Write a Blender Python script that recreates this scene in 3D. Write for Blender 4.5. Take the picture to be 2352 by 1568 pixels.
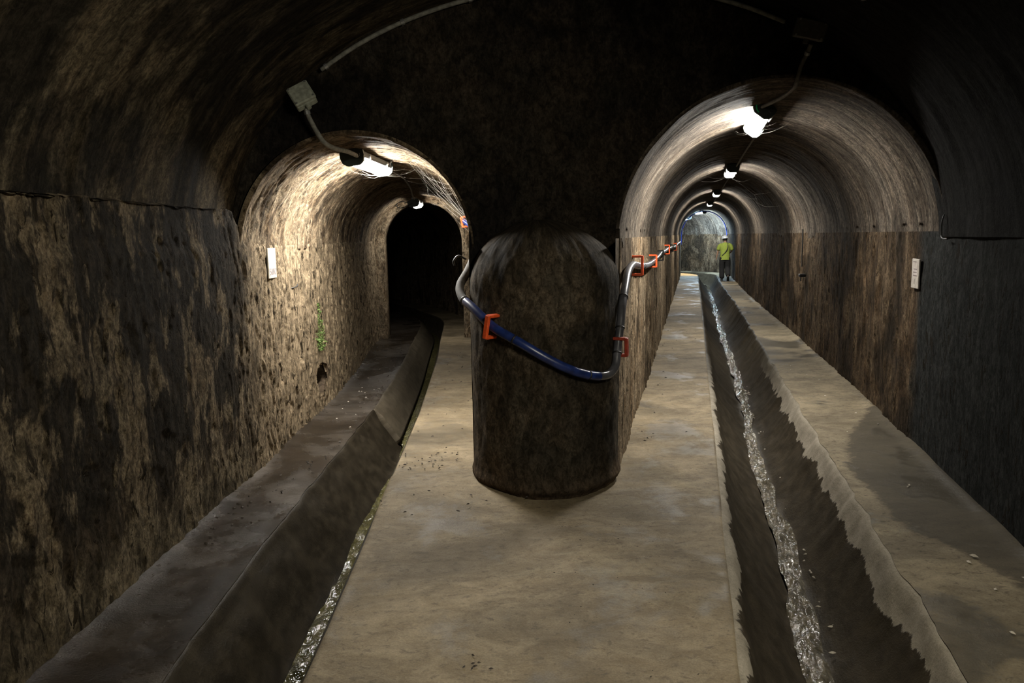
import bpy, math, random
import numpy as np
from mathutils import Vector, Matrix

# ------------------------------------------------------------------ scene, camera, light
S = bpy.context.scene
COL = S.collection
for o in list(bpy.data.objects):
    bpy.data.objects.remove(o, do_unlink=True)
random.seed(4)
RNG = np.random.default_rng(11)
PI = math.pi

EYE = 1.75
PITCH, ROLL = math.radians(7.78), math.radians(1.0)
cd = bpy.data.cameras.new('camera')
cd.sensor_width = 36.0
cd.lens = 1750.0 / 2352.0 * 36.0
cd.clip_start, cd.clip_end = 0.05, 200
cam = bpy.data.objects.new('camera', cd)
COL.objects.link(cam)
fwd = Vector((0, math.cos(PITCH), -math.sin(PITCH)))
r0 = Vector((1, 0, 0)); u0 = r0.cross(fwd)
rgt = r0 * math.cos(ROLL) - u0 * math.sin(ROLL)
upv = u0 * math.cos(ROLL) + r0 * math.sin(ROLL)
cam.matrix_world = Matrix(((rgt.x, upv.x, -fwd.x, 0), (rgt.y, upv.y, -fwd.y, 0),
                           (rgt.z, upv.z, -fwd.z, EYE), (0, 0, 0, 1)))
S.camera = cam

w = bpy.data.worlds.new('underground_dark')
S.world = w
w.use_nodes = True
w.node_tree.nodes['Background'].inputs[0].default_value = (0.5, 0.55, 0.6, 1)
w.node_tree.nodes['Background'].inputs[1].default_value = 0.0

S.view_settings.view_transform = 'Standard'
S.view_settings.look = 'None'
S.view_settings.exposure = 0.0
S.view_settings.gamma = 1.0
S.view_settings.use_curve_mapping = False

# lamp strengths (emission of the tubes)
TUBE_NEAR_LEFT = 340.0
TUBE_LEFT_FAR = 110.0
TUBE_NEAR_RIGHT = 300.0
TUBE_RIGHT = 215.0
TUBE_BEND = 420.0
TUBE_CHAMBER = 200.0
S.cycles.diffuse_bounces = 2
S.cycles.max_bounces = 6

# ------------------------------------------------------------------ numeric noise
def _hash(ix, iy, iz):
    h = (ix.astype(np.int64) * 374761393 + iy.astype(np.int64) * 668265263 + iz.astype(np.int64) * 2147483647) & 0xFFFFFFFF
    h = ((h ^ (h >> 13)) * 1274126177) & 0xFFFFFFFF
    h = (h ^ (h >> 16)) & 0xFFFFFF
    return h / float(0xFFFFFF) * 2 - 1

def vnoise(x, y, z=0.0):
    x, y, z = np.broadcast_arrays(np.asarray(x, float), np.asarray(y, float), np.asarray(z, float))
    x0, y0, z0 = np.floor(x), np.floor(y), np.floor(z)
    fx, fy, fz = x - x0, y - y0, z - z0
    fx, fy, fz = [f * f * (3 - 2 * f) for f in (fx, fy, fz)]
    r = 0
    for a in (0, 1):
        for b in (0, 1):
            for c in (0, 1):
                r = r + _hash(x0 + a, y0 + b, z0 + c) * (fx if a else 1 - fx) * (fy if b else 1 - fy) * (fz if c else 1 - fz)
    return r

def fbm(x, y, z=0.0, oct=4, gain=0.5):
    r, a, f = 0, 1.0, 1.0
    for k in range(oct):
        r = r + a * vnoise(x * f + 17.3 * k, y * f + 5.1 * k, np.asarray(z) * f)
        a *= gain; f *= 2.03
    return r

def sstep(a, b, x):
    t = np.clip((x - a) / (b - a), 0, 1)
    return t * t * (3 - 2 * t)

# ------------------------------------------------------------------ mesh helpers
def tag(o, label=None, cat=None, group=None, kind=None):
    if label: o['label'] = label
    if cat: o['category'] = cat
    if group: o['group'] = group
    if kind: o['kind'] = kind
    return o

def link(name, me, mat=None, parent=None, smooth=True):
    o = bpy.data.objects.new(name, me)
    COL.objects.link(o)
    if mat: me.materials.append(mat)
    if parent: o.parent = parent
    if smooth and len(me.polygons):
        me.polygons.foreach_set('use_smooth', np.ones(len(me.polygons), bool))
    return o

def grid_mesh(name, P, UV, mat, disp=None, flip=False, keep=None, wrap=False):
    """P (nu,nv,3), UV (nu,nv,2); disp moves along the normal (towards the room)."""
    P = np.array(P, float)
    nu, nv = P.shape[:2]
    if disp is not None:
        n = np.cross(np.gradient(P, axis=0), np.gradient(P, axis=1))
        n /= np.linalg.norm(n, axis=2, keepdims=True) + 1e-12
        if flip: n = -n
        P = P + n * disp[..., None]
    idx = np.arange(nu * nv).reshape(nu, nv)
    if wrap:
        idx = np.concatenate([idx, idx[:, :1]], axis=1)
        UV = np.concatenate([UV, UV[:, :1]], axis=1)
    q = np.stack([idx[:-1, :-1], idx[1:, :-1], idx[1:, 1:], idx[:-1, 1:]], axis=-1)
    if flip: q = q[..., ::-1]
    q = q.reshape(-1, 4)
    if keep is not None:
        q = q[keep.reshape(-1)]
    me = bpy.data.meshes.new(name)
    me.vertices.add(nu * nv); me.vertices.foreach_set('co', P.reshape(-1))
    me.loops.add(q.size); me.loops.foreach_set('vertex_index', q.reshape(-1).astype(np.int32))
    me.polygons.add(len(q)); me.polygons.foreach_set('loop_start', np.arange(0, q.size, 4, dtype=np.int32))
    me.polygons.foreach_set('loop_total', np.full(len(q), 4, np.int32))
    uv = me.uv_layers.new(name='UVMap')
    uvf = np.asarray(UV, float)[:, :nv].reshape(-1, 2)
    uv.data.foreach_set('uv', uvf[q.reshape(-1)].reshape(-1))
    me.update(calc_edges=True); me.validate()
    return me, P

def grid(name, P, UV, mat, disp=None, flip=False, keep=None, parent=None, kind='structure', ret=False):
    me, P2 = grid_mesh(name, P, UV, mat, disp, flip, keep)
    o = link(name, me, mat, parent)
    if parent is None and kind: o['kind'] = kind
    return (o, P2) if ret else o

class MB:
    """collects shapes into one mesh"""
    def __init__(s): s.v, s.f, s.uv = [], [], []
    def add(s, vs, fs):
        n = len(s.v); s.v += [tuple(v) for v in vs]; s.f += [tuple(i + n for i in f) for f in fs]
        return s
    def box(s, c, d, M=None, ch=0.0):
        hx, hy, hz = d[0] / 2, d[1] / 2, d[2] / 2
        c = Vector(c)
        if ch <= 0:
            vs = [Vector((x, y, z)) for x in (-hx, hx) for y in (-hy, hy) for z in (-hz, hz)]
            fs = [(0, 1, 3, 2), (4, 6, 7, 5), (0, 4, 5, 1), (2, 3, 7, 6), (0, 2, 6, 4), (1, 5, 7, 3)]
        else:
            import itertools
            bmv = []
            for sx in (-1, 1):
                for sy in (-1, 1):
                    for sz in (-1, 1):
                        bmv.append(Vector((sx * (hx - ch), sy * (hy - ch), sz * hz)))
                        bmv.append(Vector((sx * (hx - ch), sy * hy, sz * (hz - ch))))
                        bmv.append(Vector((sx * hx, sy * (hy - ch), sz * (hz - ch))))
            vs = bmv
            def ix(sx, sy, sz, k): return (((sx > 0) * 2 + (sy > 0)) * 2 + (sz > 0)) * 3 + k
            fs = []
            for sz in (-1, 1):
                f = [ix(-1, -1, sz, 0), ix(1, -1, sz, 0), ix(1, 1, sz, 0), ix(-1, 1, sz, 0)]; fs.append(f if sz > 0 else f[::-1])
            for sy in (-1, 1):
                f = [ix(-1, sy, -1, 1), ix(-1, sy, 1, 1), ix(1, sy, 1, 1), ix(1, sy, -1, 1)]; fs.append(f if sy > 0 else f[::-1])
            for sx in (-1, 1):
                f = [ix(sx, -1, -1, 2), ix(sx, 1, -1, 2), ix(sx, 1, 1, 2), ix(sx, -1, 1, 2)]; fs.append(f if sx > 0 else f[::-1])
            for sx in (-1, 1):
                for sy in (-1, 1):
                    fs.append([ix(sx, sy, -1, 1), ix(sx, sy, -1, 2), ix(sx, sy, 1, 2), ix(sx, sy, 1, 1)])
                for sz in (-1, 1):
                    fs.append([ix(sx, -1, sz, 0), ix(sx, -1, sz, 2), ix(sx, 1, sz, 2), ix(sx, 1, sz, 0)])
            for sy in (-1, 1):
                for sz in (-1, 1):
                    fs.append([ix(-1, sy, sz, 0), ix(-1, sy, sz, 1), ix(1, sy, sz, 1), ix(1, sy, sz, 0)])
            for sx in (-1, 1):
                for sy in (-1, 1):
                    for sz in (-1, 1):
                        fs.append([ix(sx, sy, sz, 0), ix(sx, sy, sz, 1), ix(sx, sy, sz, 2)])
        if M is not None: vs = [M @ v for v in vs]
        return s.add([c + v for v in vs], fs)
    def tube(s, pts, r, n=8, caps=True, squash=1.0):
        pts = [Vector(p) for p in pts]
        rs = r if hasattr(r, '__len__') else [r] * len(pts)
        vs, fs = [], []
        ref = None
        for i, p in enumerate(pts):
            d = (pts[min(i + 1, len(pts) - 1)] - pts[max(i - 1, 0)])
            if d.length < 1e-9: d = Vector((0, 0, 1))
            d.normalize()
            if ref is None:
                ref = Vector((0, 0, 1)) if abs(d.z) < .9 else Vector((1, 0, 0))
            a = (ref - d * ref.dot(d))
            if a.length < 1e-6: a = d.orthogonal()
            a.normalize(); ref = a
            b = d.cross(a)
            for k in range(n):
                t = 2 * PI * k / n
                vs.append(p + a * math.cos(t) * rs[i] * squash + b * math.sin(t) * rs[i])
        for i in range(len(pts) - 1):
            for k in range(n):
                fs.append((i * n + k, i * n + (k + 1) % n, (i + 1) * n + (k + 1) % n, (i + 1) * n + k))
        if caps:
            fs.append(tuple(range(n))[::-1]); fs.append(tuple((len(pts) - 1) * n + k for k in range(n)))
        return s.add(vs, fs)
    def lathe(s, c, axis, prof, n=16):
        """prof: list of (distance along axis, radius)"""
        a = Vector(axis).normalized(); x = a.orthogonal().normalized(); y = a.cross(x)
        vs, fs = [], []
        for (h, r) in prof:
            for k in range(n):
                t = 2 * PI * k / n
                vs.append(Vector(c) + a * h + x * math.cos(t) * r + y * math.sin(t) * r)
        m = len(prof)
        for i in range(m - 1):
            for k in range(n):
                fs.append((i * n + k, i * n + (k + 1) % n, (i + 1) * n + (k + 1) % n, (i + 1) * n + k))
        fs.append(tuple(range(n))[::-1]); fs.append(tuple((m - 1) * n + k for k in range(n)))
        return s.add(vs, fs)
    def prism(s, outline, y0, y1, M=None):
        n = len(outline)
        vs = [Vector((x, y0, z)) for x, z in outline] + [Vector((x, y1, z)) for x, z in outline]
        if M is not None: vs = [M @ v for v in vs]
        fs = [tuple(range(n)), tuple(range(n, 2 * n))[::-1]]
        for k in range(n):
            fs.append((k, n + k, n + (k + 1) % n, (k + 1) % n))
        return s.add(vs, fs)
    def build(s, name, mat, parent=None, smooth=False):
        me = bpy.data.meshes.new(name)
        me.from_pydata(s.v, [], s.f); me.update()
        import bmesh
        b = bmesh.new(); b.from_mesh(me)
        bmesh.ops.recalc_face_normals(b, faces=b.faces)
        b.to_mesh(me); b.free()
        return link(name, me, mat, parent, smooth)

def empty(name, loc=(0, 0, 0), rz=0.0):
    o = bpy.data.objects.new(name, None); COL.objects.link(o)
    o.location = loc; o.rotation_euler = (0, 0, rz); o.empty_display_size = .1
    return o

def copy_tree(o):
    c = o.copy(); COL.objects.link(c)
    for ch in list(o.children):
        d = ch.copy(); COL.objects.link(d); d.parent = c
        for g in list(ch.children):
            e = g.copy(); COL.objects.link(e); e.parent = d
    return c

def spline(pts, n=60):
    """Catmull-Rom through pts"""
    P = np.array(pts, float)
    P = np.vstack([2 * P[0] - P[1], P, 2 * P[-1] - P[-2]])
    m = len(P) - 3
    out = []
    for s in np.linspace(0, m - 1e-6, n):
        i = int(s); t = s - i
        p0, p1, p2, p3 = P[i:i + 4]
        out.append(0.5 * (2 * p1 + (p2 - p0) * t + (2 * p0 - 5 * p1 + 4 * p2 - p3) * t * t + (3 * p1 - p0 - 3 * p2 + p3) * t ** 3))
    return np.array(out)

# ------------------------------------------------------------------ materials
class NT:
    def __init__(s, name):
        s.m = bpy.data.materials.new(name); s.m.use_nodes = True
        s.t = s.m.node_tree; s.n = s.t.nodes; s.l = s.t.links
        s.b = s.n['Principled BSDF']; s.out = s.n['Material Output']
    def node(s, typ, **kw):
        x = s.n.new(typ)
        for k, v in kw.items(): setattr(x, k, v)
        return x
    def put(s, sock, v):
        if isinstance(v, bpy.types.NodeSocket): s.l.new(v, sock)
        elif v is not None:
            if isinstance(v, (tuple, list)) and len(v) == 3 and sock.type == 'RGBA': v = (*v, 1)
            sock.default_value = v
    def uv(s):
        if not hasattr(s, '_uv'): s._uv = s.node('ShaderNodeUVMap', uv_map='UVMap').outputs[0]
        return s._uv
    def obj(s):
        if not hasattr(s, '_ob'): s._ob = s.node('ShaderNodeTexCoord').outputs['Object']
        return s._ob
    def map(s, vec, scale, loc=(0, 0, 0)):
        m = s.node('ShaderNodeMapping'); s.put(m.inputs[0], vec)
        m.inputs['Scale'].default_value = scale; m.inputs['Location'].default_value = loc
        return m.outputs[0]
    def noise(s, vec, scale=1.0, detail=5.0, rough=.6, dist=0.0):
        n = s.node('ShaderNodeTexNoise'); s.put(n.inputs['Vector'], vec)
        n.inputs['Scale'].default_value = scale; n.inputs['Detail'].default_value = detail
        n.inputs['Roughness'].default_value = rough; n.inputs['Distortion'].default_value = dist
        return n.outputs[0]
    def ramp(s, v, a, b, lo=0.0, hi=1.0):
        r = s.node('ShaderNodeMapRange', interpolation_type='SMOOTHSTEP'); s.put(r.inputs[0], v)
        for i, k in enumerate((a, b, lo, hi)): r.inputs[i + 1].default_value = k
        return r.outputs[0]
    def math(s, op, a, b=None):
        m = s.node('ShaderNodeMath', operation=op); s.put(m.inputs[0], a)
        if b is not None: s.put(m.inputs[1], b)
        return m.outputs[0]
    def mix(s, f, a, b, mode='MIX'):
        m = s.node('ShaderNodeMix', data_type='RGBA', blend_type=mode)
        s.put(m.inputs[0], f); s.put(m.inputs[6], a); s.put(m.inputs[7], b)
        return m.outputs[2]
    def grey(s, v):
        c = s.node('ShaderNodeCombineColor')
        for i in range(3): s.put(c.inputs[i], v)
        return c.outputs[0]
    def sep(s, v):
        x = s.node('ShaderNodeSeparateXYZ'); s.put(x.inputs[0], v); return x.outputs
    def bump(s, h, strength=1.0, dist=.01):
        b = s.node('ShaderNodeBump'); s.put(b.inputs['Height'], h)
        b.inputs['Strength'].default_value = strength; b.inputs['Distance'].default_value = dist
        s.l.new(b.outputs[0], s.b.inputs['Normal'])
    def done(s, color=None, rough=None, metal=None, spec=None):
        if color is not None: s.put(s.b.inputs['Base Color'], color)
        if rough is not None: s.put(s.b.inputs['Roughness'], rough)
        if metal is not None: s.put(s.b.inputs['Metallic'], metal)
        if spec is not None: s.put(s.b.inputs['Specular IOR Level'], spec)
        return s.m

def plaster(name, base, dark, pale, streak=(13, 1.1), patch=(.9, .55), thr=(.48, .6), pale_amt=.5, dark_amt=.85,
            low=None, bump=.012, rough=.85, alt=None, seed=0.0, streak_c=(.5, 1.25), pits=True, vshade=None):
    k = NT(name)
    uv = k.uv()
    loc = (seed, seed * 1.7, seed * .3)
    ps1 = k.noise(k.map(uv, (streak[0], streak[1], 1), loc), 1, 6, .62, .3)
    ps2 = k.noise(k.map(uv, (streak[0] * 3.0, streak[1] * 3.4, 1), loc), 1, 7, .72, .5)
    cr = k.noise(k.map(uv, (24, 15, 1), loc), 1, 9, .78, .6)
    ps = k.math('ADD', k.math('MULTIPLY', ps1, .5), k.math('MULTIPLY', ps2, .5))
    pp = k.noise(k.map(uv, (patch[0], patch[1], 1), loc), 1, 9, .62, .4)
    pb = k.noise(k.map(uv, (patch[0] * 3.1, patch[1] * 2.2, 1), loc), 1, 8, .65, .3)
    gr = k.noise(k.map(uv, (70, 45, 1)), 1, 4, .7)
    pa = k.math('ADD', k.math('MULTIPLY', pp, .65), k.math('MULTIPLY', pb, .35))
    col = k.mix(k.ramp(pb, .35, .65), base, tuple(c * f for c, f in zip(base, (1.25, 1.12, 1.0))))
    if low is not None:
        lowcol, h0, h1 = low
        v = k.sep(uv)[1]
        vv = k.math('ADD', v, k.math('MULTIPLY', pp, .5))
        col = k.mix(k.ramp(vv, h1 + .25, h0 + .25), col, lowcol)
    edge = k.math('MULTIPLY', k.ramp(pa, thr[0] - .09, thr[0]), k.ramp(pa, thr[0] + .05, thr[0]))
    dk = k.math('MULTIPLY', k.ramp(pa, thr[0], thr[1]), dark_amt)
    if low is not None: dk = k.math('MULTIPLY', dk, k.ramp(vv, low[1] + .2, low[2] + .45, .4, 1.0))
    col = k.mix(dk, col, dark)
    col = k.mix(k.math('MULTIPLY', k.math('MULTIPLY', edge, pale_amt), k.ramp(gr, .3, .6)), col, pale)
    if vshade is not None:                     # shade painted into the colour towards the vault's right side
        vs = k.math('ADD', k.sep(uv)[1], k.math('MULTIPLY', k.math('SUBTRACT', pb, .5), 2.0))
        col = k.mix(k.ramp(vs, vshade[1], vshade[2]), col, vshade[0])
    if alt is not None:                       # another colour further along the wall
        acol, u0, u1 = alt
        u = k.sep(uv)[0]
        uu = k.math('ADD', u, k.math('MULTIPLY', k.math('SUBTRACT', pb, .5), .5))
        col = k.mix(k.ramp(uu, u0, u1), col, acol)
    col = k.mix(1.0, col, k.grey(k.ramp(ps, .36, .64, streak_c[0], streak_c[1])), 'MULTIPLY')
    col = k.mix(1.0, col, k.grey(k.ramp(gr, .25, .75, .72, 1.2)), 'MULTIPLY')
    col = k.mix(1.0, col, k.grey(k.ramp(cr, .38, .62, .5, 1.38)), 'MULTIPLY')
    if pits:
        pt = k.noise(k.map(uv, (20, 6.0, 1), loc), 1, 5, .62, .9)
        pit = k.ramp(pt, .575, .63)
        col = k.mix(k.math('MULTIPLY', pit, .85), col, tuple(c * .22 for c in base))
    h = k.math('ADD', k.math('ADD', k.math('MULTIPLY', ps, .6), k.math('MULTIPLY', cr, .6)), k.math('ADD', k.math('MULTIPLY', gr, .35), k.math('MULTIPLY', pb, .6)))
    if pits: h = k.math('SUBTRACT', h, k.math('MULTIPLY', pit, .7))
    k.bump(h, 1.0, bump)
    return k.done(col, rough, spec=.04)

def concrete(name, base, dark, light, wet=.35, patch=1.3, seed=0.0, bump=.006, thr=(.5, .58), rough=(.3, .75), tint=None, spec=.15, darkened=False):
    k = NT(name)
    o = k.map(k.obj(), (1, 1, 1), (seed, seed, 0))
    p = k.noise(k.map(o, (patch, patch * .8, 1)), 1, 8, .6, .5)
    q = k.noise(k.map(o, (5, 6.5, 5)), 1, 9, .75, .6)
    q2 = k.noise(k.map(o, (19, 26, 19)), 1, 7, .72, .4)
    g = k.noise(k.map(o, (110, 110, 110)), 1, 3, .7)
    st = k.noise(k.map(o, (3, 14, 3)), 1, 6, .6)
    cl = k.noise(k.map(o, (.9, 1.4, 1), (3.3, 1.1, 0)), 1, 9, .68, .8)
    wetm = k.ramp(k.math('ADD', k.math('MULTIPLY', p, .8), k.math('MULTIPLY', q, .2)), thr[0], thr[1])
    col = k.mix(k.ramp(q, .36, .64), base, light)
    col = k.mix(k.math('MULTIPLY', k.ramp(q2, .52, .66), .65), col, dark)
    col = k.mix(k.math('MULTIPLY', wetm, wet), col, dark)
    col = k.mix(1.0, col, k.grey(k.ramp(cl, .36, .64, .62, 1.15)), 'MULTIPLY')
    if darkened:                                  # darker ragged zone along the wall (v = metres past its edge)
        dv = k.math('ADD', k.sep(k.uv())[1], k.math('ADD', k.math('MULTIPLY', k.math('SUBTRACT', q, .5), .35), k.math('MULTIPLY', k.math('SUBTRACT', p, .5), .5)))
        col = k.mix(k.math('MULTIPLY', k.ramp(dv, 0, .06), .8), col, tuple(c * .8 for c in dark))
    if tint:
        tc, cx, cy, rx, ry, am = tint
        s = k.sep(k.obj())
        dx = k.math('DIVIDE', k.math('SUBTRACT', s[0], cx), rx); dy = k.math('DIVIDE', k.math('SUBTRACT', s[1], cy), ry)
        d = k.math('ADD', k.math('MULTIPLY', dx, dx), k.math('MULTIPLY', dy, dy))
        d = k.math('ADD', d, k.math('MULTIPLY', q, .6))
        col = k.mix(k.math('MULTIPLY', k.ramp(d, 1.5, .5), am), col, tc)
    col = k.mix(1.0, col, k.grey(k.ramp(st, .3, .7, .92, 1.06)), 'MULTIPLY')
    col = k.mix(1.0, col, k.grey(k.ramp(g, .25, .75, .82, 1.15)), 'MULTIPLY')
    k.bump(k.math('ADD', k.math('ADD', q, k.math('MULTIPLY', q2, .5)), k.math('MULTIPLY', g, .25)), 1.0, bump)
    return k.done(col, k.ramp(wetm, 0, 1, rough[1], rough[0]), spec=spec)

def plain(name, col, rough=.5, metal=0.0, spec=.5, var=.25, bump=0.0, scale=30):
    k = NT(name)
    n = k.noise(k.obj(), scale, 5, .6)
    c = k.mix(1.0, col, k.grey(k.ramp(n, .3, .7, 1 - var, 1 + var * .5)), 'MULTIPLY')
    if bump: k.bump(n, 1.0, bump)
    return k.done(c, rough, metal, spec)

def emitter(name, col, strength):
    k = NT(name)
    k.put(k.b.inputs['Base Color'], (.9, .9, .9)); k.put(k.b.inputs['Emission Color'], col)
    k.b.inputs['Emission Strength'].default_value = strength
    k.b.inputs['Roughness'].default_value = .4
    return k.m

M = {}
M['wall_left'] = plaster('stained_brown_plaster', (.068, .052, .033), (.0115, .0103, .009), (.145, .118, .08), streak=(6, 3.8),
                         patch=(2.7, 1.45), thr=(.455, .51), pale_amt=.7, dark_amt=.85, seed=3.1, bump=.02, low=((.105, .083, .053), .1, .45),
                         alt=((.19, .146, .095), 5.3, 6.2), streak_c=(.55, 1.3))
M['vault_left'] = plaster('lime_streaked_vault', (.15, .115, .076), (.018, .015, .012), (.22, .18, .125), streak=(6, 3.8), patch=(2.3, 1.25), thr=(.5, .6),
                          dark_amt=.8, pale_amt=.7, seed=3.1, bump=.02, streak_c=(.55, 1.3))
M['vault_chamber'] = plaster('right_shaded_chamber_vault', (.058, .047, .031), (.010, .0088, .0075), (.105, .084, .055), streak=(9, .8), patch=(1.6, .75), thr=(.46, .56),
                             dark_amt=.85, pale_amt=.5, seed=1.4, bump=.018, streak_c=(.45, 1.4), pits=False, vshade=((.012, .0115, .011), 2.6, 4.2))
M['lunette'] = plaster('sooty_end_wall', (.024, .0205, .016), (.009, .008, .0075), (.05, .04, .03), streak=(4, 2.5), patch=(1.1, 1.1), thr=(.5, .6),
                       pale_amt=.2, seed=9.2, pits=False)
M['pier'] = plaster('dark_damp_pier', (.047, .039, .028), (.018, .016, .013), (.12, .095, .068), streak=(6, 2.4), patch=(2.3, 1.6), thr=(.46, .6),
                    pale_amt=.35, seed=5.5, bump=.01, rough=.85, pits=False, streak_c=(.75, 1.15), low=((.075, .052, .033), .0, .35))
M['wall_right_inner'] = plaster('streaked_tan_wall', (.125, .094, .06), (.03, .024, .017), (.26, .21, .145), streak=(12, 1.1), patch=(1.6, .7), thr=(.5, .6),
                                dark_amt=.75, pale_amt=.6, seed=2.2, bump=.014, streak_c=(.48, 1.35))
M['vault_right'] = plaster('grey_streaked_vault', (.054, .046, .037), (.024, .021, .018), (.16, .135, .107), streak=(13, .5), patch=(1.0, .6), thr=(.5, .62),
                           dark_amt=.65, pale_amt=.4, seed=6.1, bump=.012, streak_c=(.4, 1.6), pits=False)
M['wall_right'] = plaster('damp_brown_wall', (.055, .039, .024), (.014, .0115, .009), (.11, .083, .054), streak=(9, 2.2), patch=(1.5, 1.0), thr=(.46, .58),
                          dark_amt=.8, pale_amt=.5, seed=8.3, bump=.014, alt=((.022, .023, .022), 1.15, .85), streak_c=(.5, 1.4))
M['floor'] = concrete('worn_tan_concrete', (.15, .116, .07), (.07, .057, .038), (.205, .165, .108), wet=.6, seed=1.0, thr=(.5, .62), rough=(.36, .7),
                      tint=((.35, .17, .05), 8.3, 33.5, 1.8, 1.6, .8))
M['ledge_left'] = concrete('wet_brown_ledge', (.028, .0215, .0145), (.0165, .012, .008), (.06, .05, .041), wet=.85, patch=1.0, seed=4.0, thr=(.44, .56), rough=(.2, .4), spec=.13)
M['ledge_right'] = concrete('brown_ledge', (.15, .122, .078), (.045, .038, .026), (.20, .165, .11), wet=.8, patch=.8, seed=14.0, thr=(.5, .56), rough=(.4, .75), darkened=True)
M['water_left'] = None

def channel_mat(name, seed, pale, c0=(.021, .0165, .0105), c1=(.042, .033, .0215)):
    """dark wet channel; a pale lime coat near the rim with a torn lower edge (v = metres down the bank)"""
    k = NT(name)
    uv = k.uv(); s = k.sep(uv)
    n = k.noise(k.map(uv, (2.2, .6, 1), (seed, 0, 0)), 1, 8, .68, .2)
    q = k.noise(k.map(uv, (6, 9, 1), (seed, 0, 0)), 1, 7, .65)
    g = k.noise(k.map(uv, (80, 80, 1)), 1, 3, .7)
    col = k.mix(k.ramp(q, .35, .7), c0, c1)
    edge = k.math('ADD', s[1], k.math('MULTIPLY', k.math('SUBTRACT', n, .5), .42))
    m = k.math('MULTIPLY', k.ramp(edge, .215, .2), k.math('MULTIPLY', k.ramp(k.math('ADD', s[0], k.math('MULTIPLY', n, 3.0)), 8.5, 5.0), pale))
    col = k.mix(m, col, k.mix(k.ramp(q, .3, .7), (.16, .14, .108), (.24, .213, .168)))
    col = k.mix(1.0, col, k.grey(k.ramp(g, .25, .75, .8, 1.15)), 'MULTIPLY')
    k.bump(k.math('ADD', k.math('ADD', q, k.math('MULTIPLY', g, .3)), k.math('MULTIPLY', m, 1.2)), 1.0, .008)
    return k.done(col, k.ramp(m, 0, 1, .5, .8), spec=.07)
M['channel_right'] = channel_mat('lime_coated_channel', 3.0, 1.0)
M['channel_left'] = channel_mat('dark_damp_channel', 8.0, .03, (.012, .0095, .0062), (.028, .0225, .0148))

def water_mat(name, col, seed):
    k = NT(name)
    o = k.map(k.obj(), (1, 1, 1), (seed, 0, 0))
    a = k.noise(k.map(o, (24, 11, 11)), 1, 3, .55, .6)
    b = k.noise(k.map(o, (75, 40, 40)), 1, 2, .5, .4)
    k.bump(k.math('ADD', a, k.math('MULTIPLY', b, .4)), 1.0, .013)
    c = k.mix(k.ramp(a, .4, .7), col, tuple(x * 2.2 for x in col))
    k.b.inputs['IOR'].default_value = 1.33
    return k.done(c, .06, spec=.45)
M['water_left'] = water_mat('shallow_green_water', (.04, .036, .015), 2.0)
M['water_right'] = water_mat('shallow_clear_water', (.05, .043, .03), 5.0)

M['housing'] = plain('dark_polycarbonate', (.035, .038, .036), .55)
M['cap'] = plain('dark_green_cap', (.02, .03, .024), .45)
M['steel'] = plain('dull_steel', (.32, .32, .31), .45, .8)
M['pvc_grey'] = plain('dusty_grey_pvc', (.17, .165, .14), .7, var=.4)
M['pvc_dark'] = plain('sooty_conduit', (.085, .08, .068), .7, var=.4)
M['box_green'] = plain('dusty_box_shell', (.26, .27, .215), .7, var=.35, bump=.001)
M['box_dark'] = plain('sooty_box_shell', (.075, .07, .058), .7, var=.35)
M['black'] = plain('black_rubber', (.012, .012, .013), .5)
M['orange'] = plain('orange_plastic', (.75, .095, .018), .5, var=.2)
M['orange_red'] = plain('rusty_red_plastic', (.30, .035, .014), .6, var=.3)
M['hose_blue'] = plain('blue_hose', (.011, .026, .125), .33, var=.5, spec=.6, scale=14)
M['hose_grey'] = plain('grey_worn_hose', (.075, .075, .085), .3, var=.4, spec=.7, scale=14)
M['hose_dusty'] = plain('dusty_hose', (.055, .047, .038), .85, var=.45, scale=22)
M['blue_line'] = plain('bright_blue_pipe', (.03, .07, .5), .35)
M['plate'] = plain('aged_white_plate', (.42, .385, .32), .55, var=.18, scale=18)
M['plate_grey'] = plain('greyed_white_plate', (.36, .33, .29), .6, var=.25, scale=18)
M['ink'] = plain('faded_dark_ink', (.13, .105, .10), .7)
M['ink_faint'] = plain('faint_ink', (.46, .41, .33), .7)
M['ink_band'] = plain('grey_ink_band', (.40, .36, .34), .7)
M['web'] = plain('dusty_cobweb', (.24, .22, .19), .9, var=.1)
M['debris'] = plain('dark_leaf_litter', (.03, .022, .016), .8)
M['flake'] = plain('pale_plaster_flake', (.42, .38, .32), .9)
M['moss'] = plain('green_moss', (.075, .13, .02), .8, var=.5, scale=60)
M['skin'] = plain('skin', (.42, .26, .18), .6, var=.08)
M['shirt'] = plain('lime_green_cotton', (.30, .38, .06), .85, var=.15)
M['trousers'] = plain('black_trousers', (.014, .014, .015), .85)
M['shoe'] = plain('black_shoe', (.012, .012, .012), .6)
M['sole'] = plain('grey_sole', (.12, .12, .12), .7)
M['helmet'] = plain('white_helmet', (.75, .8, .85), .3, var=.05)
M['hair'] = plain('dark_hair', (.015, .011, .008), .7)
M['strap'] = plain('dark_strap', (.03, .03, .035), .7)

# ------------------------------------------------------------------ plan of the place
def table(pts, smooth=.35):
    pts = np.array(pts, float)
    ys = np.arange(pts[0, 0] - 2, pts[-1, 0] + 2, .05)
    v = np.interp(ys, pts[:, 0], pts[:, 1])
    kx = np.arange(-40, 41) * .05
    kern = np.exp(-(kx / smooth) ** 2 / 2); kern /= kern.sum()
    vp = np.concatenate([np.full(40, v[0]), v, np.full(40, v[-1])])
    vs = np.convolve(vp, kern, 'valid')
    return lambda y: np.interp(y, ys, vs)

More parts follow.
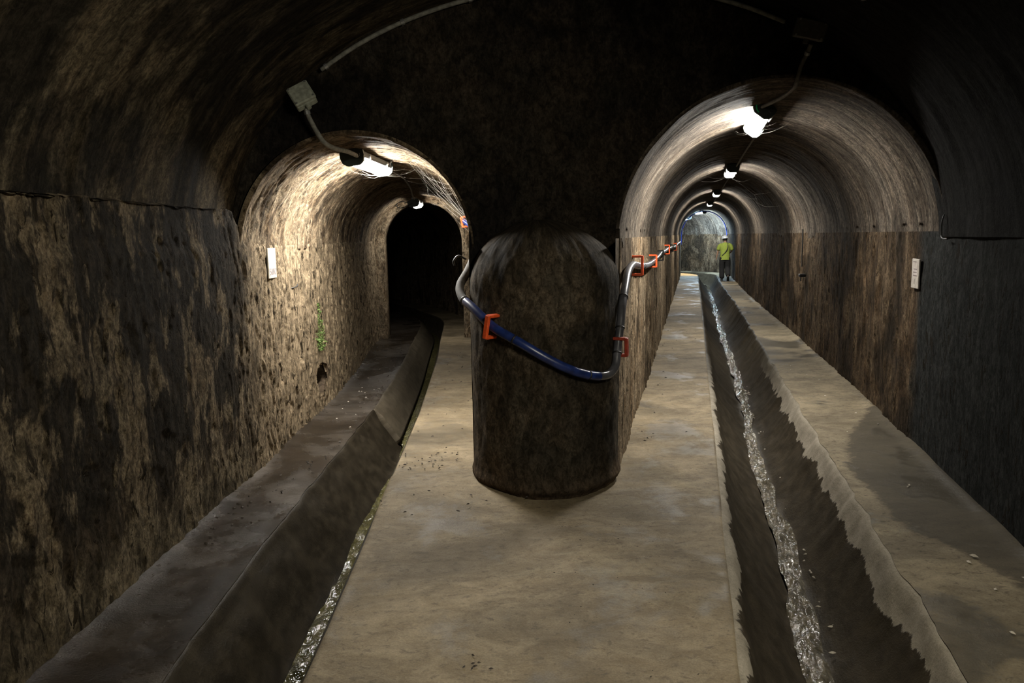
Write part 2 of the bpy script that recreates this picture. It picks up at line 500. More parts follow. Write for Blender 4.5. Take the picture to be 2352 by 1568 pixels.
SPR = 1.70
WL = table([(-8, -1.97), (7.3, -1.97), (8.6, -2.01), (10, -2.09), (11.5, -2.22), (13, -2.33), (14.5, -2.44), (16.5, -2.75), (20, -3.9), (24, -6.0)])
LE = table([(-8, -1.435), (2.85, -1.44), (4.6, -1.48), (7.77, -1.46), (10.14, -1.54), (12.7, -1.693), (15.64, -1.863), (17, -2.1), (20, -3.2), (24, -5.3)])
LR = table([(-8, -.87), (2.84, -.87), (4.6, -.905), (7.73, -.964), (11.2, -1.114), (13, -1.24), (16, -1.42), (17, -1.6), (20, -2.7), (24, -4.8)])
RL = table([(5, -.295), (5.6, -.297), (5.66, -.295), (5.76, -.25), (7, -.28), (7.7, -.36), (11.2, -.53), (13, -.66), (16, -.86), (17, -1.05), (20, -2.1), (24, -4.2)], .04)

TH = math.atan(.2385)
T0 = 28.3                       # the right tunnel starts to bend left here
RB = 2.7
def ref(t):
    """left wall line of the right tunnel: position and right-hand normal, t metres along (t=0 at Y=5.24)"""
    t = np.asarray(t, float)
    ts = np.minimum(t, T0)
    x = .708 + ts * math.sin(TH); y = 5.24 + ts * math.cos(TH)
    bend = np.clip((t - T0) / (RB + 1.0), 0, math.radians(80))
    post = np.clip(t - T0 - (RB + 1.0) * math.radians(80), 0, None)
    cx = .708 + T0 * math.sin(TH) - RB * math.cos(TH); cy = 5.24 + T0 * math.cos(TH) + RB * math.sin(TH)
    a = -TH + bend
    xb = cx + RB * np.cos(a); yb = cy + RB * np.sin(a)
    on = t > T0
    x = np.where(on, xb, x); y = np.where(on, yb, y)
    dx, dy = -np.sin(a), np.cos(a)
    x = x + dx * post; y = y + dy * post
    return x, y, np.cos(a), np.sin(a)
def PR(t, d, z, shear=True):
    t, d, z = np.broadcast_arrays(np.asarray(t, float), np.asarray(d, float), np.asarray(z, float))
    if shear:
        wgt = 1 - sstep(18, 26, t)
        t = t + d * math.tan(TH) * wgt
    x, y, nx, ny = ref(t)
    return np.stack([x + nx * d, y + ny * d, z + 0 * x], axis=-1)
def tY(Y): return (Y - 5.24) / math.cos(TH)
HR = table([(-12, 2.31), (3, 2.32), (7.3, 2.27), (13, 2.14), (19, 2.05), (28, 2.04), (40, 2.0)], .8)
CHL, CHR = .738, 1.60
def chr_shift(t, d): return -.10 * sstep(14, 24, t) * np.clip((d - CHL) / (CHR - CHL), 0, 1)
def wall_right_x(Y): return .708 + .2385 * (Y - 5.24) + HR(tY(Y)) / math.cos(TH)
YL = 5.6                        # plane of the end wall

def left_rough(y, v, salt=0.0):
    d = .010 * fbm(y * 2, v * 1.6, 3.3, 4) + .006 * fbm(y * 10, v * 4, 1.0, 4)
    pit = sstep(.12, .5, fbm(y * 21 + .8 * fbm(y * 4, v * 4, 2.0, 2), v * 6.5, 8.0, 4)) * .013
    return d - pit * (.35 + .65 * sstep(4.8, 6, y))
# ------------------------------------------------------------------ left wall
Y = np.concatenate([np.linspace(-6, 2, 110, False), np.linspace(2, 5, 200, False), np.linspace(5, 9.5, 420, False), np.linspace(9.5, 15, 240, False), np.linspace(15, 24, 90)])
zz = np.concatenate([np.linspace(-.03, 1.98, 150), [1.985]])
YY, ZZ = np.meshgrid(Y, zz, indexing='ij')
zt = 1.98 - .27 * sstep(5.4, 5.75, YY)
Zw = ZZ / 1.98 * zt
top = ZZ > 1.982
P = np.stack([WL(YY) - .07 * top, YY, Zw], -1)
d = left_rough(YY, Zw)
d += .018 * sstep(1.66, 1.76, Zw) * (1 - sstep(5.2, 5.6, YY)) + .012 * (fbm(YY * 3, Zw * 3, 5.5, 3) > .25) * (1 - sstep(4.5, 6, YY)) * sstep(.1, .3, Zw) * .6
d *= (1 - top)
hole_y, hole_z, hole_a, hole_b = 7.79, .335, .225, .15
yc = (YY[:-1, :-1] + YY[1:, 1:]) / 2; zc = (Zw[:-1, :-1] + Zw[1:, 1:]) / 2
keep = (((yc - hole_y) / hole_a) ** 2 + ((zc - hole_z) / hole_b) ** 2 + .25 * fbm(yc * 8, zc * 8, 2.0, 2)) > 1
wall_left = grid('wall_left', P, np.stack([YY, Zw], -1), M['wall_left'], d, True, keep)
# rough hole leading back into the wall
a = np.linspace(0, 2 * PI, 29); L = np.array([-.015, .01, .06, .2, .45, .7])
AA, LL = np.meshgrid(a, L, indexing='ij')
sc = 1.12 - .12 * sstep(-.02, .05, LL)
rr = 1 + .1 * fbm(np.cos(AA) * 2, np.sin(AA) * 2, LL * 4, 3)
P = np.stack([WL(hole_y) - LL - .004, hole_y + hole_a * 1.05 * sc * np.cos(AA) * rr, hole_z + hole_b * 1.05 * sc * np.sin(AA) * rr], -1)
grid('drain_hole', P, np.stack([AA * .2, LL], -1), M['pier'], parent=wall_left)
MB().box((WL(hole_y) - .7, hole_y, hole_z), (.02, .7, .45)).build('drain_back', M['pier'], wall_left)

# ------------------------------------------------------------------ chamber vault
def vault_z(x, Yv, grow=0.0):
    l = -1.97 - .075; r = wall_right_x(Yv)
    c, a = (l + r) / 2, (r - l) / 2 + grow
    b = 1.8 * np.sqrt(a / 2.58) + grow
    return c, a, b
Y = np.concatenate([np.linspace(-6, 1, 70, False), np.linspace(1, 5.75, 230)])
ph = np.linspace(0, PI, 170)
YY, PH = np.meshgrid(Y, ph, indexing='ij')
c, a, b = vault_z(0, YY)
P = np.stack([c - a * np.cos(PH), YY, SPR + b * np.sin(PH)], -1)
d = .012 * fbm(YY * 1.2, PH * 2.5, 1.7, 4) + .010 * fbm(YY * 7, PH * 2.2, 4.0, 4)
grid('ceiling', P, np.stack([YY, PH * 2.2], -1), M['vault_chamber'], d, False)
# wall behind the viewer
xs = np.linspace(-2.2, 1.2, 12); zs = np.linspace(-.1, 3.6, 12)
XX, ZZ = np.meshgrid(xs, zs, indexing='ij')
grid('wall_back', np.stack([XX, 0 * XX - 5.95, ZZ], -1), np.stack([XX, ZZ], -1), M['lunette'])

# ------------------------------------------------------------------ end wall with the two arches
FL = .03
la_c, la_a, la_b = -1.14, .84, .82
xR0 = .708 + .2385 * (YL - 5.24); ra_a = HR(tY(YL)) / math.cos(TH) / 2; ra_c = xR0 + ra_a; ra_b = 1.15
def arch_z(x):
    z = np.full_like(x, 1.55)
    for cc, aa, bb in ((la_c, la_a + FL, la_b + FL), (ra_c, ra_a + FL, ra_b + FL)):
        q = np.abs((x - cc) / aa)
        z = np.where(q < 1, SPR - .02 + bb * np.sqrt(np.clip(1 - q * q, 0, 1)), z)
    return z
def cosx(cc, aa, n): return cc - aa * np.cos(np.linspace(0.0, PI, n))
x1 = cosx(la_c, la_a + FL, 90); x2 = np.linspace(x1[-1] + 1e-4, ra_c - ra_a - FL - 1e-4, 50); x3 = cosx(ra_c, ra_a + FL, 110)
xs = np.concatenate([x1, x2, x3])
vv = np.linspace(0, 1, 60)
XX, VV = np.meshgrid(xs, vv, indexing='ij')
zb = arch_z(XX)
c, a, b = vault_z(0, np.full_like(XX, YL), .05)
ztop = SPR + b * np.sqrt(np.clip(1 - ((XX - c) / a) ** 2, 0, 1))
ztop = np.maximum(ztop, zb + .001)
ZZ = zb + (ztop - zb) * VV
P = np.stack([XX, np.full_like(XX, YL), ZZ], -1)
d = .015 * fbm(XX * 1.8, ZZ * 1.8, 2.2, 4) * np.clip(VV * 6, 0, 1)
grid('wall_end', P, np.stack([XX, ZZ], -1), M['lunette'], d, False)
xs = np.linspace(-.30, xR0 + .005, 40); zs = np.linspace(1.15, 1.8, 24)
XX, ZZ = np.meshgrid(xs, zs, indexing='ij')
grid('wall_end', np.stack([XX, np.full_like(XX, YL + .004), ZZ], -1), np.stack([XX, ZZ], -1), M['lunette'])

# ------------------------------------------------------------------ dividing wall: round nose, then a side in each tunnel
ncx, ncy, nal, nar, nay = .205, 5.5, .50, .566, .61
ph = np.linspace(0, PI, 130)
zl = np.concatenate([[-.03, .0, .03, .05, .065, .08, .11], np.linspace(.14, 1.42, 90)])
tt = np.sin(np.linspace(0, PI / 2, 34))[1:] * .45
PHn, Zn = np.meshgrid(ph, np.concatenate([zl, 1.42 + tt]), indexing='ij')
ax = np.where(PHn < PI / 2, nal, nar)
s = np.sqrt(np.clip(1 - (np.clip(Zn - 1.42, 0, .45) / .45) ** 2, 0, 1))
lip = 1 + .028 * np.exp(-((Zn - .075) / .03) ** 2) - .05 * (1 - sstep(.0, .055, Zn))
x0 = -ax * np.cos(PHn) * lip; y0 = (ncy - nay * np.sin(PHn) * lip)
P = np.stack([ncx + x0 * s, (YL + .05) - (YL + .05 - y0) * s, Zn], -1)
d = .009 * fbm(PHn * 2.5, Zn * 2.5, 6.0, 4) + .004 * fbm(PHn * 12, Zn * 9, 2.0, 3)
d *= sstep(0, .25, PHn) * sstep(0, .25, PI - PHn)
nose = grid('wall_middle', P, np.stack([PHn * .55, Zn], -1), M['pier'], d, False)
# side facing the left tunnel
Y = np.concatenate([np.linspace(5.45, 9, 130), np.linspace(9.1, 24, 160)]); zs = np.linspace(-.03, 1.73, 70)
YY, ZZ = np.meshgrid(Y, zs, indexing='ij')
d = (.01 * fbm(YY * 2, ZZ * 2, 5.0, 4) - .01 * sstep(.3, .8, fbm(YY * 16, ZZ * 4, 3.0, 3))) * sstep(5.45, 5.8, YY)
grid('wall_middle', np.stack([RL(YY), YY, ZZ], -1), np.stack([YY, ZZ], -1), M['vault_left'], d, False)
# side facing the right tunnel
t = np.concatenate([np.linspace(.10, 6, 300), np.linspace(6.03, 26, 260), np.linspace(26.1, 38, 60)]); zs = np.linspace(-.03, 1.73, 80)
TT, ZZ = np.meshgrid(t, zs, indexing='ij')
d = (.012 * fbm(TT * 1.6, ZZ * 1.2, 7.0, 4) + .008 * fbm(TT * 11, ZZ * 1.6, 2.0, 4) - .012 * sstep(.3, .8, fbm(TT * 15, ZZ * 2.2, 4.0, 3))) * sstep(.12, .5, TT)
grid('wall_middle', PR(TT, 0 * TT, ZZ), np.stack([TT, ZZ], -1), M['wall_right_inner'], d, True)

# ------------------------------------------------------------------ tunnel vaults
def flare(k):                       # quarter-round lip at the mouth, k = 0..1
    return FL * (1 - np.sin(k * PI / 2)), FL * (1 - np.cos(k * PI / 2))
kf = np.linspace(0, 1, 9)
Yv = np.concatenate([np.zeros(9), np.linspace(.1, 3.6, 260), np.linspace(3.63, 9.5, 230), np.linspace(9.6, 18.4, 60)])
gf = np.zeros_like(Yv); gf[:9], Yv[:9] = flare(kf)
ph = np.linspace(0, PI, 130)
YY, PH = np.meshgrid(YL + Yv, ph, indexing='ij'); GF = np.repeat(gf[:, None], len(ph), 1)
c = (WL(YY) + RL(YY)) / 2; a = (RL(YY) - WL(YY)) / 2 + GF; b = .82 - .02 * sstep(8, 13, YY) + GF
P = np.stack([c - a * np.cos(PH), YY, SPR - .02 + b * np.sin(PH)], -1)
d = left_rough(YY, 1.68 + PH * .83)
grid('ceiling', P, np.stack([YY, 1.68 + PH * .83], -1), M['vault_left'], d * (GF < .001), False)

tv = np.concatenate([np.zeros(9), np.linspace(.1, 7.5, 330), np.linspace(7.53, 27, 420), np.linspace(27.1, 38, 110)])
gf = np.zeros_like(tv); gf[:9], tv[:9] = flare(kf)
t = tY(YL) + tv
ph = np.linspace(0, PI, 130)
TT, PH = np.meshgrid(t, ph, indexing='ij'); GF = np.repeat(gf[:, None], len(ph), 1)
h = HR(TT) / 2
b = 1.15 - .06 * sstep(26, 30, TT) + GF
jag = .032 * fbm(TT * 9, 0 * TT, 3.0, 4) * (np.sin(PH) < .08)
P = PR(TT, h - (h + GF) * np.cos(PH), SPR - .02 + jag + b * np.sin(PH))
d = .01 * fbm(TT * 1.5, PH * 2, 3.0, 4) + .008 * fbm(TT * 9, PH * 1.2, 7.0, 4) + .012 * (GF < .001)
grid('ceiling', P, np.stack([TT, PH * 1.15], -1), M['vault_right'], d, True)

# ------------------------------------------------------------------ right wall
t = np.concatenate([np.linspace(-11.5, -3, 60, False), np.linspace(-3, 8, 420, False), np.linspace(8, 27, 330, False), np.linspace(27, 38, 110)])
zs = np.linspace(-.03, 1.74, 110)
TT, ZZ = np.meshgrid(t, zs, indexing='ij')
d = .012 * fbm(TT * 1.3, ZZ * 1.1, 8.0, 4) + .006 * fbm(TT * 10, ZZ * 2.5, 4.0, 4) * sstep(.4, 1.2, TT) - .012 * sstep(.25, .8, fbm(TT * 15, ZZ * 4, 6.0, 3)) * sstep(.4, 1.2, TT)
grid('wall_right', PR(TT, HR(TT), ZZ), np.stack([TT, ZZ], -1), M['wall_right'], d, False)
# end of the bend
e = PR(37.9, np.linspace(-.2, 2.3, 6)[:, None], np.linspace(-.1, 3, 6)[None, :], False)
grid('wall_far', e, e[..., [0, 2]], M['wall_right'])
# end of the left tunnel
XX, ZZ = np.meshgrid(np.linspace(-6.3, -3.9, 6), np.linspace(-.6, 2.7, 6), indexing='ij')
grid('wall_far', np.stack([XX, 0 * XX + 23.9, ZZ], -1), np.stack([XX, ZZ], -1), M['lunette'])

# narrower rib arch in the left tunnel
Yr = 13.45
rc = (WL(Yr) + RL(Yr)) / 2; ra = .68
zp = np.linspace(-.02, SPR - .02, 26)
aph = np.linspace(0, PI, 60)
prof = [(-ra, z) for z in zp] + [(-ra * math.cos(p), SPR - .02 + .70 * math.sin(p)) for p in aph[1:-1]] + [(ra, z) for z in zp[::-1]]
prof = np.array(prof)
outp = np.array([(-ra - .3, z) for z in zp] + [(-(ra + .3) * math.cos(p), SPR - .02 + 1.0 * math.sin(p)) for p in aph[1:-1]] + [(ra + .3, z) for z in zp[::-1]])
rows = [(outp, Yr), (prof * [1.03, 1.01], Yr), (prof, Yr + .03), (prof, Yr + .25), (prof, Yr + .5), (outp, Yr + .5)]
P = np.stack([np.stack([rc + p[:, 0] - .06 * (y - Yr), np.full(len(p), y), p[:, 1]], -1) for p, y in rows], 0)
arc = np.concatenate([[0], np.cumsum(np.linalg.norm(np.diff(prof, axis=0), axis=1))])
UV = np.stack([np.repeat(np.array([0, .3, .33, .55, .8, 1.1])[:, None], len(prof), 1), np.repeat(arc[None], 6, 0)], -1)
grid('trim_1', P, UV, M['vault_left'])

# ------------------------------------------------------------------ floors
def hump(x, y):
    return .045 * np.exp(-((y - 5.42) / .55) ** 2) * (1 - sstep(5.43, 5.5, y)) * (1 - sstep(-.1, .25, x)) * sstep(-1.0, -.8, x)
Y = np.concatenate([np.linspace(-6, 2, 60, False), np.linspace(2, 6.2, 200, False), np.linspace(6.2, 24, 220)])
u = np.linspace(0, 1, 60)
YY, UU = np.meshgrid(Y, u, indexing='ij')
xa = LR(YY); k5 = sstep(4.95, 5.5, YY); xb = .2 * (1 - k5) + (RL(YY) + .08) * k5
XX = xa + (xb - xa) * UU
Z = .004 * fbm(XX * 2.5, YY * 2.5, 1.0, 4) + hump(XX, YY) - .02 * (UU < .001)
P = np.stack([XX, YY, Z * np.where(UU < .001, 1, 1)], -1)
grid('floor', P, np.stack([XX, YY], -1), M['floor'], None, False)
t = np.concatenate([np.linspace(-11.5, -3.5, 50, False), np.linspace(-3.5, 4, 220, False), np.linspace(4, 27, 280, False), np.linspace(27, 38, 90)])
u = np.linspace(0, 1, 50)
TT, UU = np.meshgrid(t, u, indexing='ij')
P1 = PR(TT, CHL, 0, False)
dl = -.08
P0 = PR(TT, dl, 0, False)
k5 = sstep(4.95, 5.5, P0[..., 1])
P0[..., 0] = .2 * (1 - k5) + P0[..., 0] * k5
P = P0 + (P1 - P0) * UU[..., None]
P[..., 2] = .004 * fbm(P[..., 0] * 2.5, P[..., 1] * 2.5, 1.0, 4) - .02 * (UU > .999)
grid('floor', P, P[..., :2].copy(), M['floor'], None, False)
# left ledge
Y = np.concatenate([np.linspace(-6, 2, 60, False), np.linspace(2, 13, 420, False), np.linspace(13, 24, 110)])
u = np.linspace(0, 1, 36)
YY, UU = np.meshgrid(Y, u, indexing='ij')
xa, xb = WL(YY) - .06, LE(YY) + .008 * fbm(YY * 5, 0 * YY, 3.0, 3)
XX = xa + (xb - xa) * UU
Z = .006 * fbm(XX * 3, YY * 2, 5.0, 4) * np.clip((1 - UU) * 6, 0, 1) + .03 * np.exp(-((XX - xa) / .09) ** 2)
grid('floor', np.stack([XX, YY, Z], -1), np.stack([XX, YY], -1), M['ledge_left'])
# right ledge
t = np.concatenate([np.linspace(-11.5, -3.5, 50, False), np.linspace(-3.5, 6, 260, False), np.linspace(6, 27, 260, False), np.linspace(27, 38, 90)])
TT, UU = np.meshgrid(t, np.linspace(0, 1, 36), indexing='ij')
Da = CHR + .02 * fbm(TT * 3.5, 0 * TT, 1.0, 4) + chr_shift(TT, CHR)
DD = Da + (HR(TT) + .06 - Da) * UU
P = PR(TT, DD, 0, False)
P[..., 2] = .006 * fbm(P[..., 0] * 2, P[..., 1] * 2, 9.0, 4) * np.clip(UU * 6, 0, 1) + .02 * np.exp(-((HR(TT) - DD) / .06) ** 2)
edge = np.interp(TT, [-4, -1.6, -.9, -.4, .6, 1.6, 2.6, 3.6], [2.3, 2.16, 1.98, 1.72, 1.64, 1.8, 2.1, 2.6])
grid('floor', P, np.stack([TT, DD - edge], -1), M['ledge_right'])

# ------------------------------------------------------------------ channels
def resample(prof, n):
    p = spline(prof, 400); s = np.concatenate([[0], np.cumsum(np.linalg.norm(np.diff(p, axis=0), axis=1))])
    q = np.linspace(0, s[-1], n)
    return np.stack([np.interp(q, s, p[:, i]) for i in range(2)], -1), q
pr, ar = resample([(CHL - .03, -.012), (CHL + .01, -.012), (CHL + .05, -.05), (.86, -.2), (.99, -.36), (1.10, -.465), (1.18, -.485), (1.26, -.465), (1.38, -.35), (1.50, -.17), (CHR - .03, -.035), (CHR + .002, -.003), (CHR + .035, -.006)], 56)
t = np.concatenate([np.linspace(-11.5, -3.5, 50, False), np.linspace(-3.5, 6, 360, False), np.linspace(6, 27, 280, False), np.linspace(27, 38, 90)])
TT, KK = np.meshgrid(t, np.arange(56), indexing='ij')
D = pr[KK, 0]; Z = pr[KK, 1]
wob = .02 * fbm(TT * 3.5, 0 * TT, 1.0, 4) * sstep(1.3, 1.6, D)
P = PR(TT, D + wob + chr_shift(TT, D), Z, False)
m = np.sin(np.linspace(0, PI, 56))[None]
d = .012 * fbm(TT * 2, D * 4, 3.0, 4) * np.clip(m * 3, 0, 1)
vdist = np.minimum(ar, ar[-1] - ar)[KK]
vdist = np.where(KK < 28, vdist + .12, vdist)
grid('drainage_channel', P, np.stack([TT, vdist], -1), M['channel_right'], d)

pl, al = resample([(-.03, -.006), (-.004, -.002), (.010, -.012), (.05, -.075), (.14, -.2), (.24, -.34), (.33, -.43), (.41, -.455), (.47, -.44), (.53, -.3), (.555, -.12), (.566, -.012), (.59, -.012)], 50)
M['channel_lining'] = channel_mat('smooth_channel_lining', 11.0, .03, (.04, .033, .023), (.075, .062, .044))
def left_channel(name, Y, inset, mat, cap=False):
    YY, KK = np.meshgrid(Y, np.arange(50), indexing='ij')
    f = (pl[KK, 0]) / .566
    X = LE(YY) + .008 * fbm(YY * 5, 0 * YY, 3.0, 3) * (f < .1) + (LR(YY) - LE(YY)) * f
    Z = pl[KK, 1].copy()
    ins = np.full_like(YY, inset)
    if cap: ins[0] = -.01
    X = X + ins * np.where(f < .5, 1, -1) * np.clip((.5 - np.abs(f - .5)) * 8, 0, 1)
    Z = Z + ins * np.sin(np.clip(f, 0, 1) * PI) * .8
    d = (.014 if inset == 0 else .003) * fbm(YY * 2.4, f * 2, 2.0, 4) * np.clip(np.sin(np.clip(f, 0, 1) * PI) * 3, 0, 1)
    vd = np.minimum(al, al[-1] - al)[KK]
    return grid(name, np.stack([X, YY, Z], -1), np.stack([YY, vd], -1), mat, d)
left_channel('drainage_channel', np.concatenate([np.linspace(-6, 2, 50, False), np.linspace(2, 8, 260)]), 0.0, M['channel_left'])
left_channel('channel_lining', np.concatenate([[7.8, 7.803, 7.82], np.linspace(7.85, 13, 140, False), np.linspace(13, 24, 110)]), .045, M['channel_lining'], True)

# ------------------------------------------------------------------ water
t = np.concatenate([np.linspace(-10, -3, 40, False), np.linspace(-3, 4, 420, False), np.linspace(4, 26, 420, False), np.linspace(26, 37, 90)])
u = np.linspace(-1, 1, 22)
TT, UU = np.meshgrid(t, u, indexing='ij')
hw = .062 + .018 * fbm(TT * 2.2, 0 * TT, 6.0, 3)
Dw = 1.175 + .03 * fbm(TT * .9, 0 * TT, 2.0, 3) + UU * hw
P = PR(TT, Dw, 0, False)
P[..., 2] = -.452 + .014 * fbm(TT * 9, Dw * 30, 1.0, 4) + .006 * (1 - UU ** 2)
o = grid('flowing_water', P, np.stack([TT, Dw], -1), M['water_right'], kind=None)
tag(o, 'narrow glittering stream of water running down the wide channel with the pale lime bank', 'water', kind='stuff')
Y = np.concatenate([np.linspace(-6, 2, 40, False), np.linspace(2, 9, 420, False), np.linspace(9, 24, 200)])
YY, UU = np.meshgrid(Y, np.linspace(0, 1, 24), indexing='ij')
xa = LE(YY) + .312 - .112 * sstep(7.7, 8, YY) + .02 * fbm(YY * 2, 0 * YY, 3.0, 3); xb = LR(YY) - .004
XX = xa + (xb - xa) * UU
Z = -.395 + .015 * sstep(7.7, 8, YY) + .016 * fbm(YY * 8, XX * 16, 4.0, 4) * (1 - .75 * sstep(7.2, 8.6, YY))
o = grid('flowing_water', np.stack([XX, YY, Z], -1), np.stack([YY, XX], -1), M['water_left'], kind=None)
tag(o, 'green tinged water rippling along the channel beside the wet brown ledge', 'water', kind='stuff')

# ------------------------------------------------------------------ fluorescent lamps
def lamp_mat(name, col, s): return emitter(name, col, s)
def make_lamp(length, em, name='fluorescent_lamp'):
    """local: runs along +Y from 0 to length, hangs below z = 0"""
    e = empty(name)
    L = length
    tray = [(-.085, -.012), (-.09, -.045), (-.082, -.062), (.082, -.062), (.09, -.045), (.085, -.012), (.04, 0), (-.04, 0)]
    MB().prism(tray, .03, L - .03).build('housing', M['housing'], e)
    dif = []
    for k in range(9):
        a = PI * k / 8
        dif.append((-.074 * math.cos(a), -.062 - .055 * math.sin(a) ** .7 if 0 < k < 8 else -.062))
    MB().prism(dif, .045, L - .045).build('diffuser', em, e)
    capo = [(-.096, -.008), (-.1, -.05), (-.085, -.1), (-.05, -.124), (.05, -.124), (.085, -.1), (.1, -.05), (.096, -.008), (.045, .004), (-.045, .004)]
    for y0, y1 in ((-.0, .045), (L - .045, L)):
        MB().prism(capo, y0, y1).build('end_cap', M['cap'], e)
    for y in (L * .22, L * .78):
        for sx in (-1, 1):
            MB().box((sx * .094, y, -.052), (.012, .035, .05), ch=.004).build('clip', M['steel'], e)
    for y in (L * .3, L * .7):
        MB().box((0, y, .022), (.06, .05, .05)).build('bracket', M['steel'], e)
    MB().lathe((.055, -.03, -.045), (0, 1, 0), [(0, .013), (.005, .018), (.02, .018), (.034, .014)], 10).build('cable_gland', M['black'], e)
    return e
def place_lamp(o, p0, p1, roll=0.0):
    p0, p1 = Vector(p0), Vector(p1); d = (p1 - p0).normalized()
    x = d.cross(Vector((0, 0, 1))).normalized(); z = x.cross(d)
    R = Matrix((x, d, z)).transposed() @ Matrix.Rotation(roll, 3, 'Y')
    o.matrix_world = Matrix.Translation(p0) @ R.to_4x4()
WARM = (1.0, .965, .89); COOL = (.60, .82, 1.0)
G_L = 'tube lamps in the left tunnel'; G_R = 'tube lamps along the right tunnel'
lp = make_lamp(1.28, lamp_mat('tube_glow_left', WARM, TUBE_NEAR_LEFT))
place_lamp(lp, (-1.285, 6.35, 2.475), (-1.235, 7.63, 2.485), math.radians(-8))
tag(lp, 'glaring tube lamp under the mouth of the lower left arch', 'lamp', G_L)
lp = make_lamp(.66, lamp_mat('tube_glow_left_far', WARM, TUBE_LEFT_FAR))
place_lamp(lp, (-1.60, 12.75, 2.395), (-1.60, 13.4, 2.395), math.radians(-14))
tag(lp, 'small glowing lamp beside the wire loop, at the inner rib of the left tunnel', 'lamp', G_L)
def rx(Yv, off): return .708 + .2385 * (Yv - 5.24) + off
lp = make_lamp(1.35, lamp_mat('tube_glow_right', WARM, TUBE_NEAR_RIGHT))
place_lamp(lp, (rx(6.62, 1.16), 6.62, 2.835), (rx(7.97, 1.16), 7.97, 2.835), math.radians(38))
gl = MB(); gl.tube([(-.07, -.003, -.068), (-.058, -.003, -.086), (-.040, -.003, -.099), (-.015, -.003, -.106)], .007, 6)
gl.build('green_indicator', plain('bright_green_plastic', (.01, .55, .2), .4), lp)['label'] = 'bright green curved mark on the dark end cap'
tag(lp, 'big glaring tube lamp with a green mark on its end in the right arch', 'lamp', G_R)
M_R2 = lamp_mat('tube_glow_right_row', WARM, TUBE_RIGHT)
lab = ['second tube lamp along the right tunnel roof, beside a hanging cobweb', 'third lamp along the right tunnel roof, showing a dark six-sided end',
       'fourth lamp along the right tunnel roof, just above a cool bluish roof band']
for k, (Yv, L) in enumerate(((12.2, 1.3), (19.2, 1.2), (26.0, 1.2))):
    o = make_lamp(L, M_R2)
    off = 1.15 - .03 * k
    place_lamp(o, (rx(Yv, off), Yv, 2.825), (rx(Yv + L, off), Yv + L, 2.825))
    tag(o, lab[k], 'lamp', G_R)
M_B = lamp_mat('tube_glow_cool', COOL, TUBE_BEND)
o = make_lamp(1.1, M_B)
q0, q1 = PR(28.9, 1.02, 2.74, False), PR(30.0, 1.02, 2.74, False)
place_lamp(o, q0, q1); tag(o, 'small bluish lamp where the right tunnel starts to bend away', 'lamp', G_R)
o = make_lamp(1.2, M_B)
q0, q1 = PR(29.35, .46, 2.50, False), PR(30.5, .42, 2.46, False)
place_lamp(o, q0, q1, math.radians(-30)); tag(o, 'last lamp in the bend, seen lengthwise at the top of the blue pipe', 'lamp', G_R)
# lamp of the same kind over the chamber, above and behind the viewpoint
o = make_lamp(1.3, lamp_mat('tube_glow_chamber', (1.0, .935, .76), TUBE_CHAMBER))
place_lamp(o, (1.08, .6, 2.97), (1.36, 1.9, 2.97), math.radians(32))
tag(o, 'tube lamp on the chamber vault above the viewpoint', 'lamp')

# ------------------------------------------------------------------ boxes and conduits
def junction_box(loc, rot, shell, label, size=(.15, .15, .09)):
    e = empty('junction_box', loc); e.rotation_euler = rot
    sx, sy, sz = size
    MB().box((0, 0, -sz * .2), (sx, sy, sz * .62), ch=.008).build('body', shell, e)
    MB().box((0, 0, sz * .33), (sx * 1.04, sy * 1.04, sz * .36), ch=.008).build('lid', shell, e)
    for a in (-1, 1):
        for b_ in (-1, 1):
            MB().lathe((a * sx * .42, b_ * sy * .42, sz * .5), (0, 0, 1), [(0, .008), (.004, .008)], 8).build('screw', M['steel'], e)
    MB().lathe((0, -sy * .5, -.01), (0, -1, 0), [(0, .02), (.025, .018), (.03, .016)], 12).build('cable_gland', shell, e)
    tag(e, label, 'junction box', 'junction boxes over the arches')
    return e
junction_box((-1.425, 5.47, 2.745), (math.radians(62), math.radians(-28), math.radians(14)), M['box_green'], 'pale dusty square junction box above the left arch')
junction_box((2.04, 5.36, 3.10), (math.radians(100), math.radians(14), math.radians(-8)), M['box_dark'], 'dark sooty junction box above the right arch lamp', (.2, .12, .09))

def conduit(pts, r, mat, label, n=50, saddles=(), name='conduit', group='conduits along the roofs'):
    e = empty(name, tuple(pts[0]))
    p = spline(pts, n) - np.array(pts[0])
    MB().tube(p, r, 8).build('pipe', mat, e, True)
    for s in saddles:
        i = min(int(s * (n - 1)), n - 2)
        q, dd = Vector(p[i]), (Vector(p[i + 1]) - Vector(p[i])).normalized()
        MB().lathe(q - dd * .012, dd, [(0, r * 1.35), (.024, r * 1.35)], 10).build('saddle_clip', M['steel'], e)
    tag(e, label, 'conduit', group)
    return e
xs = np.linspace(-1.30, 1.93, 14)
c, a, b = vault_z(0, np.array(5.5))
arcp = [(x, 5.53, float(SPR + b * math.sqrt(1 - ((x - c) / a) ** 2) - .035)) for x in xs]
conduit(arcp, .016, M['pvc_grey'], 'long grey conduit arching along the crease of the vault between both junction boxes', 90, (.02, .18, .33, .8))
conduit([(-1.40, 5.46, 2.66), (-1.385, 5.47, 2.60), (-1.34, 5.50, 2.50), (-1.305, 5.54, 2.44), (-1.27, 5.68, 2.415), (-1.24, 6.0, 2.425), (-1.235, 6.35, 2.43)], .017, M['pvc_grey'],
        'grey conduit dropping from the pale junction box to the left arch lamp', 60, (.1,))
